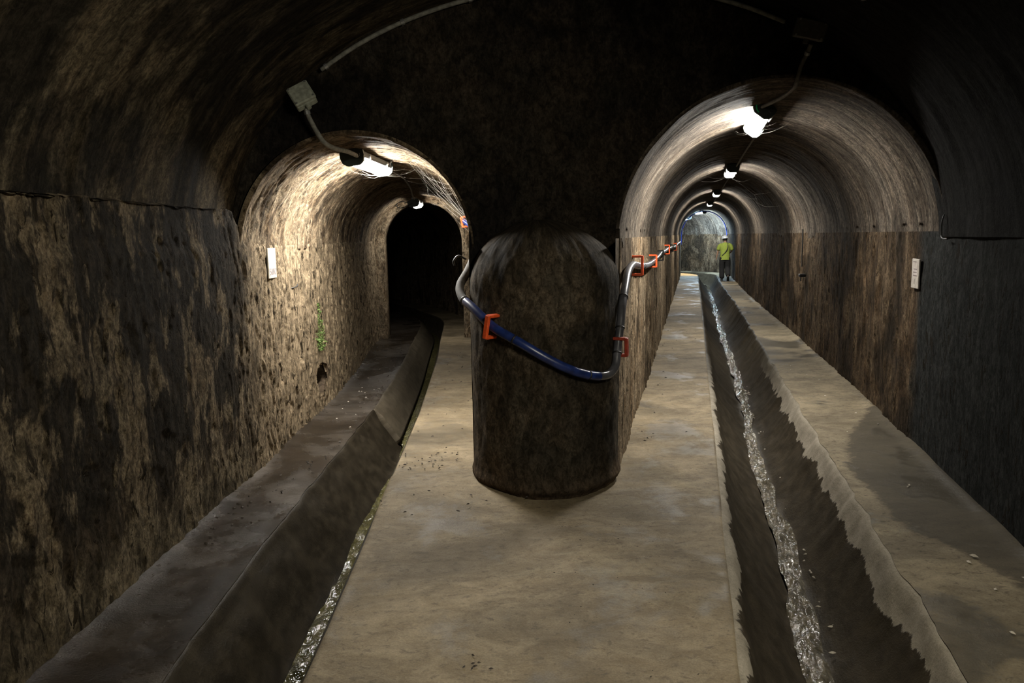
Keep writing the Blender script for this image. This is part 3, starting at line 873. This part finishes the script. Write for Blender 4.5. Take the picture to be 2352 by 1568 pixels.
conduit([(2.07, 5.40, 3.02), (2.065, 5.47, 2.96), (2.05, 5.52, 2.90), (2.05, 5.60, 2.80), (2.10, 5.8, 2.795), (2.15, 6.2, 2.80), (2.14, 6.62, 2.80)], .015, M['pvc_dark'],
        'dark conduit dropping from the sooty junction box to the green marked lamp', 60, (.15,))
conduit([(2.08, 5.3, 3.15), (2.12, 5.1, 3.20), (2.02, 4.4, 3.04), (1.85, 3.2, 2.98), (1.55, 2.4, 2.97), (1.41, 1.98, 2.96)], .014, M['pvc_dark'], 'dark conduit leaving the top of the sooty junction box along the vault', 60)
conduit([(-1.235, 7.6, 2.455), (-1.25, 9, 2.475), (-1.38, 10.8, 2.46), (-1.53, 12.2, 2.43), (-1.57, 12.78, 2.40)], .012, M['pvc_grey'], 'thin conduit along the left tunnel roof between its two lamps', 50)
def rcond(Ya, Yb, label):
    conduit([(rx(Ya, 1.2), Ya, 2.79), (rx((Ya + Yb) / 2, 1.2), (Ya + Yb) / 2, 2.805), (rx(Yb, 1.2), Yb, 2.79)], .012, M['pvc_grey'], label, 20)
rcond(7.95, 12.22, 'thin conduit on the right roof between the big lamp and the second lamp')
rcond(13.5, 19.25, 'thin conduit on the right roof between the second and third lamps')
rcond(20.4, 26.05, 'thin conduit on the right roof between the third and fourth lamps')
# wire loop by the small left lamp
lpw = [(-1.70, 12.7, 2.35), (-1.78, 12.7, 2.36), (-1.85, 12.7, 2.32), (-1.84, 12.7, 2.27), (-1.77, 12.7, 2.26), (-1.66, 12.72, 2.30), (-1.60, 12.74, 2.33)]
o = MB().tube(spline(lpw, 30), .007, 6).build('wire_loop', M['black'], None, True)
tag(o, 'black loop of loose wire hanging by the small lamp in the left tunnel', 'wire')

# ------------------------------------------------------------------ hose
hp = [(-.95, 15.5, 1.98), (-.72, 12.6, 1.98), (-.60, 10.5, 1.97), (-.53, 9, 1.94), (-.465, 8, 1.92), (-.335, 7, 1.84), (-.29, 6.4, 1.73), (-.29, 6.0, 1.60), (-.325, 5.74, 1.50), (-.368, 5.50, 1.41),
      (-.34, 5.33, 1.335), (-.267, 5.175, 1.283), (-.189, 5.055, 1.22), (-.116, 4.975, 1.164), (-.03, 4.912, 1.118), (.067, 4.868, 1.066), (.15, 4.85, 1.016), (.234, 4.848, .966), (.319, 4.858, .92),
      (.405, 4.885, .879), (.495, 4.93, .846), (.578, 4.99, .826), (.65, 5.06, .826), (.70, 5.125, .865), (.718, 5.165, .935), (.73, 5.2, 1.006), (.752, 5.25, 1.122), (.778, 5.33, 1.266),
      (.82, 5.48, 1.378), (.875, 5.71, 1.476), (.965, 6.08, 1.514), (1.06, 6.5, 1.50), (1.16, 6.90, 1.475), (1.45, 8.1, 1.435), (1.745, 9.3, 1.44), (2.02, 10.45, 1.46), (2.28, 11.6, 1.475), (2.60, 12.9, 1.475),
      (2.885, 14.1, 1.485), (3.6, 17.1, 1.46), (4.30, 20.0, 1.44), (5.0, 23, 1.45), (5.7, 26, 1.45), (6.37, 28.8, 1.46)]
full = spline(hp, 700)
hose = empty('water_hose', (0.2, 4.85, 0))
off = np.array([0.2, 4.85, 0])
def cut(a, b):
    return full[max(int((a) / (len(hp) - 1) * 699), 0): int((b) / (len(hp) - 1) * 699) + 1] - off
MB().tube(cut(0, 6.2), .028, 12).build('hose_section', M['hose_blue'], hose, True)
MB().tube(cut(6.2, 10.4), .031, 12).build('hose_section', M['hose_dusty'], hose, True)['label'] = 'dust-caked stretch of hose bulging round the corner'
MB().tube(cut(10.4, 21), .031, 14).build('hose_section', M['hose_blue'], hose, True)['label'] = 'blue stretch of hose sagging across the round pier'
MB().tube(cut(21, 31.2), .029, 14).build('hose_section', M['hose_grey'], hose, True)['label'] = 'grey shiny stretch rising up the right corner'
MB().tube(cut(31.2, 43), .030, 10).build('hose_section', M['hose_grey'], hose, True)
for s in (10.4, 14.6, 20.2, 24.4, 26.1, 27.6, 32.6):
    p = cut(s - .12, s + .12)
    q, dd = Vector(p[0]), (Vector(p[-1]) - Vector(p[0])).normalized()
    MB().lathe(q, dd, [(-.006, .032), (-.003, .0345), (.003, .0345), (.006, .032)], 14).build('cable_tie', M['black'], hose, True)
tag(hose, 'thick blue and grey hose slung round the dividing pier and along the right tunnel', 'hose')

def bracket(loc, nrm, mat, label, h=.15, dep=.09, wd=.036, group='hose brackets on the walls', tilt=0.0):
    """C-shaped bracket: two prongs from the wall and a bar over the hose; nrm points away from the wall"""
    e = empty('hose_bracket', loc)
    x = Vector(nrm).normalized(); z = Vector((0, 0, 1)); y = z.cross(x).normalized()
    R = Matrix((x, y, z)).transposed().to_4x4()
    R = R @ Matrix.Rotation(tilt, 4, 'X')
    e.matrix_world = Matrix.Translation(loc) @ R
    MB().box((dep, 0, 0), (.022, wd, h), ch=.004).build('bar', mat, e)
    for s in (-1, 1):
        MB().box((dep / 2 - .01, 0, s * (h / 2 - .007)), (dep + .02, wd, .02), ch=.004).build('prong', mat, e)
    for s in (-1, 1):
        MB().lathe((dep + .006, 0, s * h * .28), (1, 0, 0), [(0, .007), (.006, .006)], 8).build('rivet', mat, e)
    tag(e, label, 'bracket', group)
    return e
def npos(phi, z):
    ax = nal if phi < PI / 2 else nar
    p = Vector((ncx - ax * math.cos(phi), ncy - nay * math.sin(phi), z))
    n = Vector((-math.cos(phi) / ax, -math.sin(phi) / nay, 0)).normalized()
    return p, n
p, n = npos(math.radians(52), 1.17); bracket(p, n, M['orange'], 'orange bracket on the left flank of the round pier', .16, tilt=math.radians(-12))
p, n = npos(math.radians(152), .99); bracket(p, n, M['orange_red'], 'dark red bracket where the hose climbs the right corner of the pier', .13, tilt=math.radians(4))
nR = (math.cos(TH), -math.sin(TH), 0)
def onR(Yv, z): return (rx(Yv, 0), Yv, z)
bracket(onR(6.62, 1.49), nR, M['orange'], 'orange bracket at the top of the hose bend inside the right arch', .17, .1)
bracket(onR(9.15, 1.44), nR, M['orange'], 'second orange bracket along the right tunnel hose, lit bright', .15, .1)
bracket(onR(11.2, 1.45), nR, M['black'], 'black hook bracket between the second and third orange brackets', .15, .1)
bracket(onR(14.0, 1.48), nR, M['orange'], 'third orange bracket along the right tunnel hose', .17, .1)
bracket(onR(16.6, 1.46), nR, M['black'], 'small black hook bracket before the farthest orange bracket', .15, .1)
bracket(onR(20.0, 1.43), nR, M['orange'], 'farthest orange bracket along the right tunnel hose', .19, .1)
bracket((-.42, 8.1, 1.93), (-1, -.12, -.35), M['orange'], 'orange bracket on the hose inside the left arch', .115, .085, tilt=math.radians(0))
# hook with ring end on the inner edge of the left arch
o = MB().tube(spline([(-.36, 6.2, 1.58), (-.42, 6.2, 1.61), (-.46, 6.2, 1.57), (-.455, 6.2, 1.53)], 16), .008, 6).build('wire_hook', M['black'], None, True)
tag(o, 'black wire hook on the left face of the pier above the hose bulge', 'hook')
# bright pipe over the roof in the bend
tb = 28.9
hb = HR(tb) / 2
bp = []
for a in np.linspace(-.25, PI + .25, 40):
    dd = hb - (hb - .05) * math.cos(np.clip(a, 0, PI)); z = SPR + 1.02 * math.sin(np.clip(a, 0, PI))
    if a < 0: z = SPR + a * 1.6
    if a > PI: z = SPR - (a - PI) * 1.6
    bp.append(tuple(PR(tb, dd, z, False)))
conduit(bp, .02, M['blue_line'], 'bright blue pipe arching over the far end of the right tunnel', 60, (.15, .25, .75), 'blue_pipe', None)

# ------------------------------------------------------------------ number plates, hooks, nail
def text_part(body, size, loc, rot, mat, parent, name='lettering'):
    c = bpy.data.curves.new(name, 'FONT'); c.body = body; c.size = size; c.align_x = 'CENTER'; c.align_y = 'CENTER'; c.extrude = .0006
    c.resolution_u = 3
    o = bpy.data.objects.new(name, c); COL.objects.link(o); o.parent = parent; o.location = loc; o.rotation_euler = rot
    o.parent = None
    me = bpy.data.meshes.new_from_object(o.evaluated_get(bpy.context.evaluated_depsgraph_get()))
    bpy.data.objects.remove(o); me.name = name
    o = link(name, me, mat, parent, False); o.location = loc; o.rotation_euler = rot
    return o
pl_ = empty('number_plate', (-1.952, 6.255, 1.575)); pl_.rotation_euler = (0, 0, math.radians(90))
# local x along +Y (world), local -y faces the room (+X world)
MB().box((0, 0, 0), (.205, .012, .245), ch=.003).build('plate', M['plate'], pl_)
MB().box((0, -.0068, -.072), (.185, .002, .062)).build('print_band', M['ink_band'], pl_)
text_part('5000', .078, (0, -.0082, -.072), (PI / 2, 0, 0), M['ink'], pl_)
for z in (.1, .045, .0):
    MB().box((0, -.0066, z), (.15, .0012, .004)).build('faint_line', M['ink_faint'], pl_)
tag(pl_, 'aged white number plate on the brightly lit left wall', 'plate', 'plates on the walls')
p2 = empty('number_plate', tuple(PR(1.02, 2.298, 1.40)))
p2.rotation_euler = (0, 0, math.radians(-90) - TH)
MB().box((0, 0, 0), (.20, .012, .24), ch=.003).build('plate', M['plate_grey'], p2)
MB().box((0, -.0066, .01), (.12, .0014, .066)).build('print_square', M['ink_band'], p2)
text_part('IT', .07, (-.01, -.0078, -.065), (PI / 2, 0, 0), M['ink_band'], p2)
for z in (.036, .010, -.016):
    MB().box((0, -.0074, z), (.10, .001, .008)).build('print_line', M['ink'], p2)
MB().box((-.02, -.0068, .095), (.09, .0012, .008)).build('print_line', M['ink'], p2)
for x in (-.05, -.02, .045):
    MB().box((x, -.0068, .066), (.012, .0012, .04)).build('print_line', M['ink_band'], p2)
tag(p2, 'greyed white number plate on the dark brown right wall', 'plate', 'plates on the walls')
o = MB().tube(spline([(-1.985, 6.80, 1.335), (-1.95, 6.83, 1.337), (-1.945, 6.93, 1.345), (-1.95, 6.97, 1.36)], 12), .005, 6).build('bent_nail', M['black'], None, True)
tag(o, 'thin bent nail in the left wall below the white number plate', 'nail')
q = PR(tY(12.69) - .55, 2.245, 1.07)
e = empty('wall_stub', tuple(q))
MB().box((-.03, 0, 0), (.1, .07, .05), ch=.008).build('stub', M['black'], e)
MB().tube([(-.045, 0, -.02), (-.05, .0, -.09)], .013, 8).build('peg', M['black'], e)
tag(e, 'short dark iron stub on the right wall between two lamps', 'iron stub')
q = PR(tY(12.9) - .55, 2.25, 1.2)
e = empty('cable_drop', tuple(q))
MB().tube([(-.01, 0, 0), (-.015, 0, .2), (-.01, 0, .4), (-.015, 0, .6)], .012, 6).build('cable', M['black'], e)
tag(e, 'short black cable drop on the right wall above the iron stub', 'cable')
q = PR(.35, 2.29, 1.7)
e = empty('hanging_wire', tuple(q))
MB().tube(spline([(0, 0, .16), (-.015, 0, .10), (-.012, 0, .02), (-.02, -.03, -.01), (-.02, -.1, -.015)], 16), .006, 6).build('wire', M['black'], e, True)
tag(e, 'short black wire dangling above the greyed right hand number plate', 'wire')

# ------------------------------------------------------------------ cobwebs
def cobweb(strands, label, r=.0016, fuzz=0):
    r = r * .25
    m = MB()
    for st in strands:
        a, b_ = Vector(st[0]), Vector(st[1]); sag = st[2] if len(st) > 2 else .02
        pts = []
        n = 7
        for i in range(n):
            s = i / (n - 1)
            p = a.lerp(b_, s) + Vector((0, 0, -sag * 4 * s * (1 - s)))
            p += Vector(RNG.normal(0, .004, 3)) * (0 < i < n - 1)
            pts.append(p)
        m.tube(pts, r * RNG.uniform(.6, 1.4), 3, False)
    o = m.build('cobweb', M['web'])
    tag(o, label, 'cobweb', 'cobwebs in the vaults', 'stuff' if 'threads' in label else None)
    return o
def LA(Yv, deg, k=1.0):      # point on the left tunnel vault
    c = float(WL(Yv) + RL(Yv)) / 2; a = float(RL(Yv) - WL(Yv)) / 2
    p = math.radians(deg)
    return Vector((c - a * k * math.cos(p), Yv, SPR - .02 + .815 * k * math.sin(p)))
def RA(Yv, deg, k=1.0):
    t = tY(Yv); h = float(HR(t)) / 2; p = math.radians(deg)
    v = PR(t, h - h * k * math.cos(p), SPR - .02 + 1.15 * k * math.sin(p))
    return Vector(v)
st = []
A1, A2, A3 = LA(7.6, 128, .99), LA(7.9, 152, .96), LA(7.3, 165, .97)
hub = Vector((-.66, 7.75, 2.24)); hub2 = Vector((-.73, 7.8, 2.20))
for p in (A1, A2, LA(8.2, 140, .99), LA(7.5, 118, .99), LA(7.9, 108, .99)): st.append((hub, p, .01))
for p in (LA(8.3, 118, .99), LA(8.4, 132, .97), LA(8.1, 160, .98), A3): st.append((hub2, p, .02))
st.append((LA(7.7, 112, .99), Vector((-.79, 7.9, 2.10)), .0)); st.append((Vector((-.79, 7.9, 2.10)), Vector((-.68, 7.8, 2.13)), .03))
st.append((Vector((-.68, 7.8, 2.13)), LA(7.7, 172, .98), .03)); st.append((Vector((-.79, 7.9, 2.10)), hub, .02)); st.append((hub, LA(7.6, 173, .99), .0))
for k in range(30):
    st.append((LA(RNG.uniform(7, 8.6), RNG.uniform(100, 172), .99), LA(RNG.uniform(7, 8.6), RNG.uniform(105, 172), .985), RNG.uniform(.02, .09)))
cobweb(st, 'tangled cobweb sheet on the right flank of the left arch', .0022)
st = []
for k in range(14):
    p = Vector((-1.2 + RNG.uniform(-.1, .1), RNG.uniform(6.6, 7.7), 2.38))
    st.append((p, LA(RNG.uniform(6.8, 8.0), RNG.uniform(60, 125), .99), RNG.uniform(.02, .1)))
cobweb(st, 'wispy cobweb strands around the left arch lamp', .0017)
st = []
for k in range(60):
    a0 = RNG.uniform(20, 80); y0 = RNG.uniform(5.9, 7.2)
    st.append((LA(y0, a0, .99), LA(y0 + RNG.uniform(-.2, .2), a0 + RNG.uniform(3, 12), .988), .0))
cobweb(st, 'dusty threads on the bright left flank of the left arch', .0018)
st = []
for k in range(26):
    a0 = RNG.uniform(15, 150); y0 = RNG.uniform(5.8, 8.2)
    st.append((RA(y0, a0, .99), RA(y0 + RNG.uniform(-.2, .25), a0 + RNG.uniform(4, 9), .985), .0))
cobweb(st, 'dusty threads over the first bright ring of the right tunnel vault', .0011)
st = []
lampc = Vector((rx(7.6, 1.16), 7.6, 2.72))
for k in range(14):
    st.append((lampc + Vector((RNG.uniform(-.08, .08), RNG.uniform(-.4, .4), RNG.uniform(0, .05))), RA(RNG.uniform(7.2, 8.6), RNG.uniform(75, 108), .99), RNG.uniform(.0, .05)))
cobweb(st, 'short cobweb strands around the green marked lamp', .0012)
h1 = Vector((4.43, 14, 2.44)); h2 = Vector((4.47, 14, 2.36)); h3 = Vector((4.48, 14, 2.29))
st = [(Vector((rx(13.4, 1.2), 13.4, 2.70)), h1, .0), (h1, h2, 0), (h2, h3, 0), (h1, RA(14, 135, .97), .0), (Vector((4.25, 14, 2.42)), h2, .02), (h3, RA(14, 150, .97), .05),
      (Vector((rx(13.4, 1.2), 13.4, 2.68)), RA(13.8, 112, .99), .06), (RA(13.6, 70, .99), Vector((rx(13, 1.1), 13, 2.7)), .04), (RA(13.6, 62, .99), Vector((rx(13, 1.1), 13, 2.7)), .06)]
cobweb(st, 'ragged cobweb hanging right of the second lamp in the right tunnel', .003)

# ------------------------------------------------------------------ moss, leaf litter
m = MB()
for k in range(700):
    z = RNG.uniform(.62, 1.12); sp = .03 + .10 * max(0, 1 - abs(z - .78) / .22)
    y = 7.83 + RNG.normal(0, sp) + (z - .8) * -.12
    if z > .95 and RNG.uniform() < .5: continue
    s = RNG.uniform(.003, .009); x = float(WL(y)) + RNG.uniform(-.006, .012)
    dv = Vector(RNG.normal(0, 1, 3)) * s; ev = Vector(RNG.normal(0, 1, 3)) * s
    c0 = Vector((x + .004, y, z))
    m.add([c0 + dv, c0 - dv * .6 + ev, c0 - dv * .6 - ev], [(0, 1, 2)])
o = m.build('moss', M['moss']); tag(o, 'bright green moss patch on the lit left wall above the drain hole', 'moss', kind='stuff')

def litter(spots, mat, name, label, s0=.007, s1=.017):
    m = MB()
    for (x, y, z, k) in spots:
        s = RNG.uniform(s0, s1) * k; a = RNG.uniform(0, PI)
        u_, v_ = Vector((math.cos(a), math.sin(a), 0)) * s, Vector((-math.sin(a), math.cos(a), 0)) * s * RNG.uniform(.35, .6)
        c0 = Vector((x, y, z)); h = Vector((0, 0, s * .45))
        m.add([c0 - u_, c0 - v_, c0 + u_, c0 + v_, c0 + h - u_ * .3, c0 + h + u_ * .3], [(0, 1, 4), (1, 5, 4), (1, 2, 5), (2, 3, 5), (3, 4, 5), (3, 0, 4), (3, 2, 1, 0)])
    o = m.build(name, mat); tag(o, label, 'debris', kind='stuff'); return o
sp = []
def led(n, y0, y1, f0=.1, f1=.95, k=1.0):
    for _ in range(n):
        y = RNG.uniform(y0, y1); f = RNG.uniform(f0, f1)
        sp.append((float(WL(y)) + (float(LE(y)) - float(WL(y))) * f, y, .006, k))
led(90, 9.3, 12.6, k=1.5); led(40, 7, 9.3, .3); led(20, 5.6, 6.6, .65); led(34, 4.2, 5.6, .1, .7); led(12, 12.6, 15)
for _ in range(40):
    y = RNG.uniform(5.6, 6.1); sp.append((RNG.uniform(-.9, -.45), y, .008, 1.0))
for _ in range(30):
    y = RNG.uniform(6.2, 12); sp.append((RNG.uniform(float(LR(y)) + .03, float(RL(y)) - .03), y, .006, 1.1))
for _ in range(22):
    sp.append((RNG.normal(-.35, .25), RNG.uniform(4.6, 5.4), .03, 1.0))
for _ in range(7):
    sp.append((-.16 + RNG.normal(0, .03), 2.95 + RNG.normal(0, .025), .006, .8))
for _ in range(26):
    sp.append((RNG.uniform(.2, .8), RNG.uniform(2.4, 4.5), .004, .5))
for _ in range(24):
    t = RNG.uniform(.3, 9); q = PR(t, RNG.uniform(.05, .65), .006, False); sp.append((q[0], q[1], .006, 1.1))
litter(sp, M['debris'], 'leaf_litter', 'scattered dark bits of leaf litter on the ledges and walkways')
sp = []
for _ in range(16):
    t = RNG.uniform(-2.6, -.8); q = PR(t, RNG.uniform(1.9, 2.25), .008, False); sp.append((q[0], q[1], .008, RNG.uniform(.8, 2.0)))
for _ in range(10):
    t = RNG.uniform(0, 6); q = PR(t, RNG.uniform(1.75, 2.2), .008, False); sp.append((q[0], q[1], .008, 1.2))
led(14, 7, 9, .3, .9, .9); 
litter(sp, M['flake'], 'plaster_flakes', 'pale plaster crumbs fallen on both ledges')
# stones lying in the wide channel
sp = []
for _ in range(60):
    t = RNG.uniform(-2.8, 6); q = PR(t, 1.30 + RNG.normal(0, .035), -.43 + .03, False); sp.append((q[0], q[1], -.425, RNG.uniform(.8, 1.6)))
litter(sp, M['flake'], 'gravel', 'small gravel stones beside the stream in the wide channel', .008, .016)

# ------------------------------------------------------------------ person
def skin_mesh(name, verts, edges, radii, mat, parent, root=0, sub=1):
    me = bpy.data.meshes.new(name)
    me.from_pydata([tuple(v) for v in verts], edges, []); me.update()
    o = bpy.data.objects.new(name, me); COL.objects.link(o)
    sm = o.modifiers.new('skin', 'SKIN'); sm.use_smooth_shade = True
    for i, r in enumerate(radii):
        sv = me.skin_vertices[0].data[i]
        sv.radius = r if hasattr(r, '__len__') else (r, r)
        sv.use_root = (i == root)
    ss = o.modifiers.new('sub', 'SUBSURF'); ss.levels = sub; ss.render_levels = sub
    me.materials.append(mat); o.parent = parent
    return o
man = empty('person', tuple(PR(tY(28.6) + .35, 1.68, .004, False)), -TH)
tag(man, 'person in lime green T-shirt, black trousers and white helmet walking away on the ledge', 'person')
V, Ed, Rd = [], [], []
def jv(p, r, par=None):
    V.append(p); Rd.append(r)
    if par is not None: Ed.append((par, len(V) - 1))
    return len(V) - 1
pel = jv((0, 0, .88), (.13, .09)); sp1 = jv((0, .01, 1.03), (.12, .085), pel); ch = jv((0, .0, 1.24), (.12, .08), sp1); nk0 = jv((0, .0, 1.38), (.06, .06), ch)
nk = jv((0, .005, 1.44), .05, nk0); hd0 = jv((-.005, .02, 1.51), (.07, .082), nk); hd = jv((-.008, .025, 1.58), (.075, .09), hd0); jv((-.008, .02, 1.635), (.055, .065), hd)
jv((-.008, .115, 1.545), .016, hd0)
for sgn, elb, wri, tip in ((-1, (-.255, .0, 1.10), (-.30, .07, .86), (-.315, .11, .77)), (1, (.235, .05, 1.10), (.15, .24, 1.0), (.10, .30, 1.02))):
    sh = jv((sgn * .165, 0, 1.33), .048, ch); up_ = jv(tuple((np.array((sgn * .19, 0, 1.32)) * .5 + np.array(elb) * .5)), .046, sh); el = jv(elb, .038, up_); wr = jv(wri, .026, el)
    hv = (Vector(tip) - Vector(wri)); pm = jv(tuple(Vector(wri) + hv * .45), (.030, .018), wr)
    side = Vector((0, 1, 0)) if sgn < 0 else Vector((.6, .3, .6))
    for f, (o_, l_) in enumerate(((-.024, .85), (-.008, 1.0), (.008, .95), (.024, .8))):
        k1 = jv(tuple(Vector(wri) + hv * .78 + side * o_), .0095, pm); jv(tuple(Vector(wri) + hv * (.8 + .35 * l_) + side * o_ * 1.15 + Vector((sgn * -.012, 0, 0))), .0085, k1)
    t1 = jv(tuple(Vector(wri) + hv * .45 + side * .042), .010, pm); jv(tuple(Vector(wri) + hv * .8 + side * .055), .009, t1)
for sgn, kn, an, toe in ((-1, (-.095, .06, .47), (-.10, .03, .085), (-.105, .17, .035)), (1, (.10, .07, .47), (.115, -.20, .17), (.115, -.12, .045))):
    hp_ = jv((sgn * .085, 0, .84), .085, pel); th_ = jv(tuple((np.array((sgn * .09, 0, .84)) * .5 + np.array(kn) * .5)), .075, hp_); k_ = jv(kn, .056, th_)
    cf = jv(tuple(np.array(kn) * .6 + np.array(an) * .4 + np.array((0, -.02, 0))), .052, k_); an_ = jv(an, .036, cf); jv(toe, .03, an_)
skin_mesh('body', V, Ed, Rd, M['skin'], man, 0, 2)
rings = [(.78, .185, .14, .0), (.86, .182, .138, .0), (.97, .172, .13, .005), (1.08, .172, .127, .005), (1.2, .188, .13, 0), (1.29, .196, .125, 0), (1.345, .178, .108, 0), (1.385, .125, .085, 0), (1.415, .075, .068, 0), (1.425, .066, .062, 0)]
m = MB()
vs, fs = [], []
for (z, a_, b_, c_) in rings:
    for q in range(24):
        t_ = 2 * PI * q / 24
        w_ = 1 + .025 * math.sin(3 * t_ + z * 20) * (z < 1.1)
        vs.append((a_ * w_ * math.copysign(abs(math.cos(t_)) ** .8, math.cos(t_)), c_ + b_ * w_ * math.sin(t_), z))
for r_ in range(len(rings) - 1):
    for q in range(24):
        fs.append((r_ * 24 + q, r_ * 24 + (q + 1) % 24, (r_ + 1) * 24 + (q + 1) % 24, (r_ + 1) * 24 + q))
m.add(vs, fs)
m.tube(spline([(-.09, 0, 1.335), (-.17, 0, 1.315), (-.218, 0, 1.26), (-.25, .0, 1.14)], 9), [.05, .066, .07, .071, .071, .07, .069, .069, .072], 14)
m.tube(spline([(.09, 0, 1.335), (.17, 0, 1.315), (.215, .005, 1.26), (.242, .025, 1.14)], 9), [.05, .066, .07, .071, .071, .07, .069, .069, .072], 14)
m.build('t_shirt', M['shirt'], man, True)
tv_ = [(0, 0, 1.0), (0, 0, .88), (-.10, .01, .76), (-.10, .05, .47), (-.10, .015, .05), (.10, .01, .76), (.105, .055, .47), (.112, -.19, .15)]
skin_mesh('trousers', tv_, [(0, 1), (1, 2), (2, 3), (3, 4), (1, 5), (5, 6), (6, 7)], [(.165, .12), (.178, .135), .125, .11, .105, .125, .11, .105], M['trousers'], man, 1, 2)
for sgn, an, toe in ((-1, (-.10, .0, .05), (-.105, .17, .036)), (1, (.115, -.225, .155), (.115, -.115, .04))):
    an, toe = Vector(an), Vector(toe); mid = an.lerp(toe, .5)
    o = skin_mesh('shoe', [an - (toe - an) * .25, mid, toe + (toe - an) * .3], [(0, 1), (1, 2)], [(.046, .05), (.05, .042), (.04, .028)], M['shoe'], man, 1, 1)
    dd = (toe - an).normalized()
    nrm = Vector((0, 1, -1)).normalized() if sgn > 0 else Vector((0, 0, -1))
    MB().box(tuple(mid + nrm * .036), (.09, .27, .02), Matrix.Rotation(math.atan2(dd.z, dd.y), 3, 'X')).build('sole', M['sole'], man)
a = np.linspace(0, PI / 2, 9); b = np.linspace(0, 2 * PI, 25)
AA, BB = np.meshgrid(a, b[:-1], indexing='ij')
def helmet_part():
    m = MB(); prof = [(0, .155)] + [(.0, .118)] + [(.125 * math.sin(x), .118 * math.cos(x)) for x in np.linspace(.05, PI / 2 - .02, 9)]
    m.lathe((-.008, .02, 1.572), (-.12, .03, 1), prof, 24); m.v = [(x, .02 + (y - .02) * 1.16, z) for x, y, z in m.v]
    return m
helmet_part().build('helmet', M['helmet'], man, True)
MB().box((-.012, .17, 1.572), (.15, .09, .012), ch=.004).build('helmet_brim', M['helmet'], man)
m = MB(); m.lathe((-.008, -.002, 1.485), (0, .05, 1), [(0, .055), (.03, .08), (.08, .09), (.11, .092)], 16); m.build('hair', M['hair'], man, True)
MB().tube(spline([(-.085, .05, 1.56), (-.08, .06, 1.49), (-.02, .09, 1.445), (.06, .06, 1.49), (.075, .05, 1.56)], 16), .007, 6).build('chin_strap', M['strap'], man, True)
MB().tube(spline([(.07, -.06, 1.40), (.09, -.13, 1.25), (.02, -.14, 1.08), (-.12, -.12, .93)], 16), .014, 6).build('shoulder_strap', M['strap'], man, True)
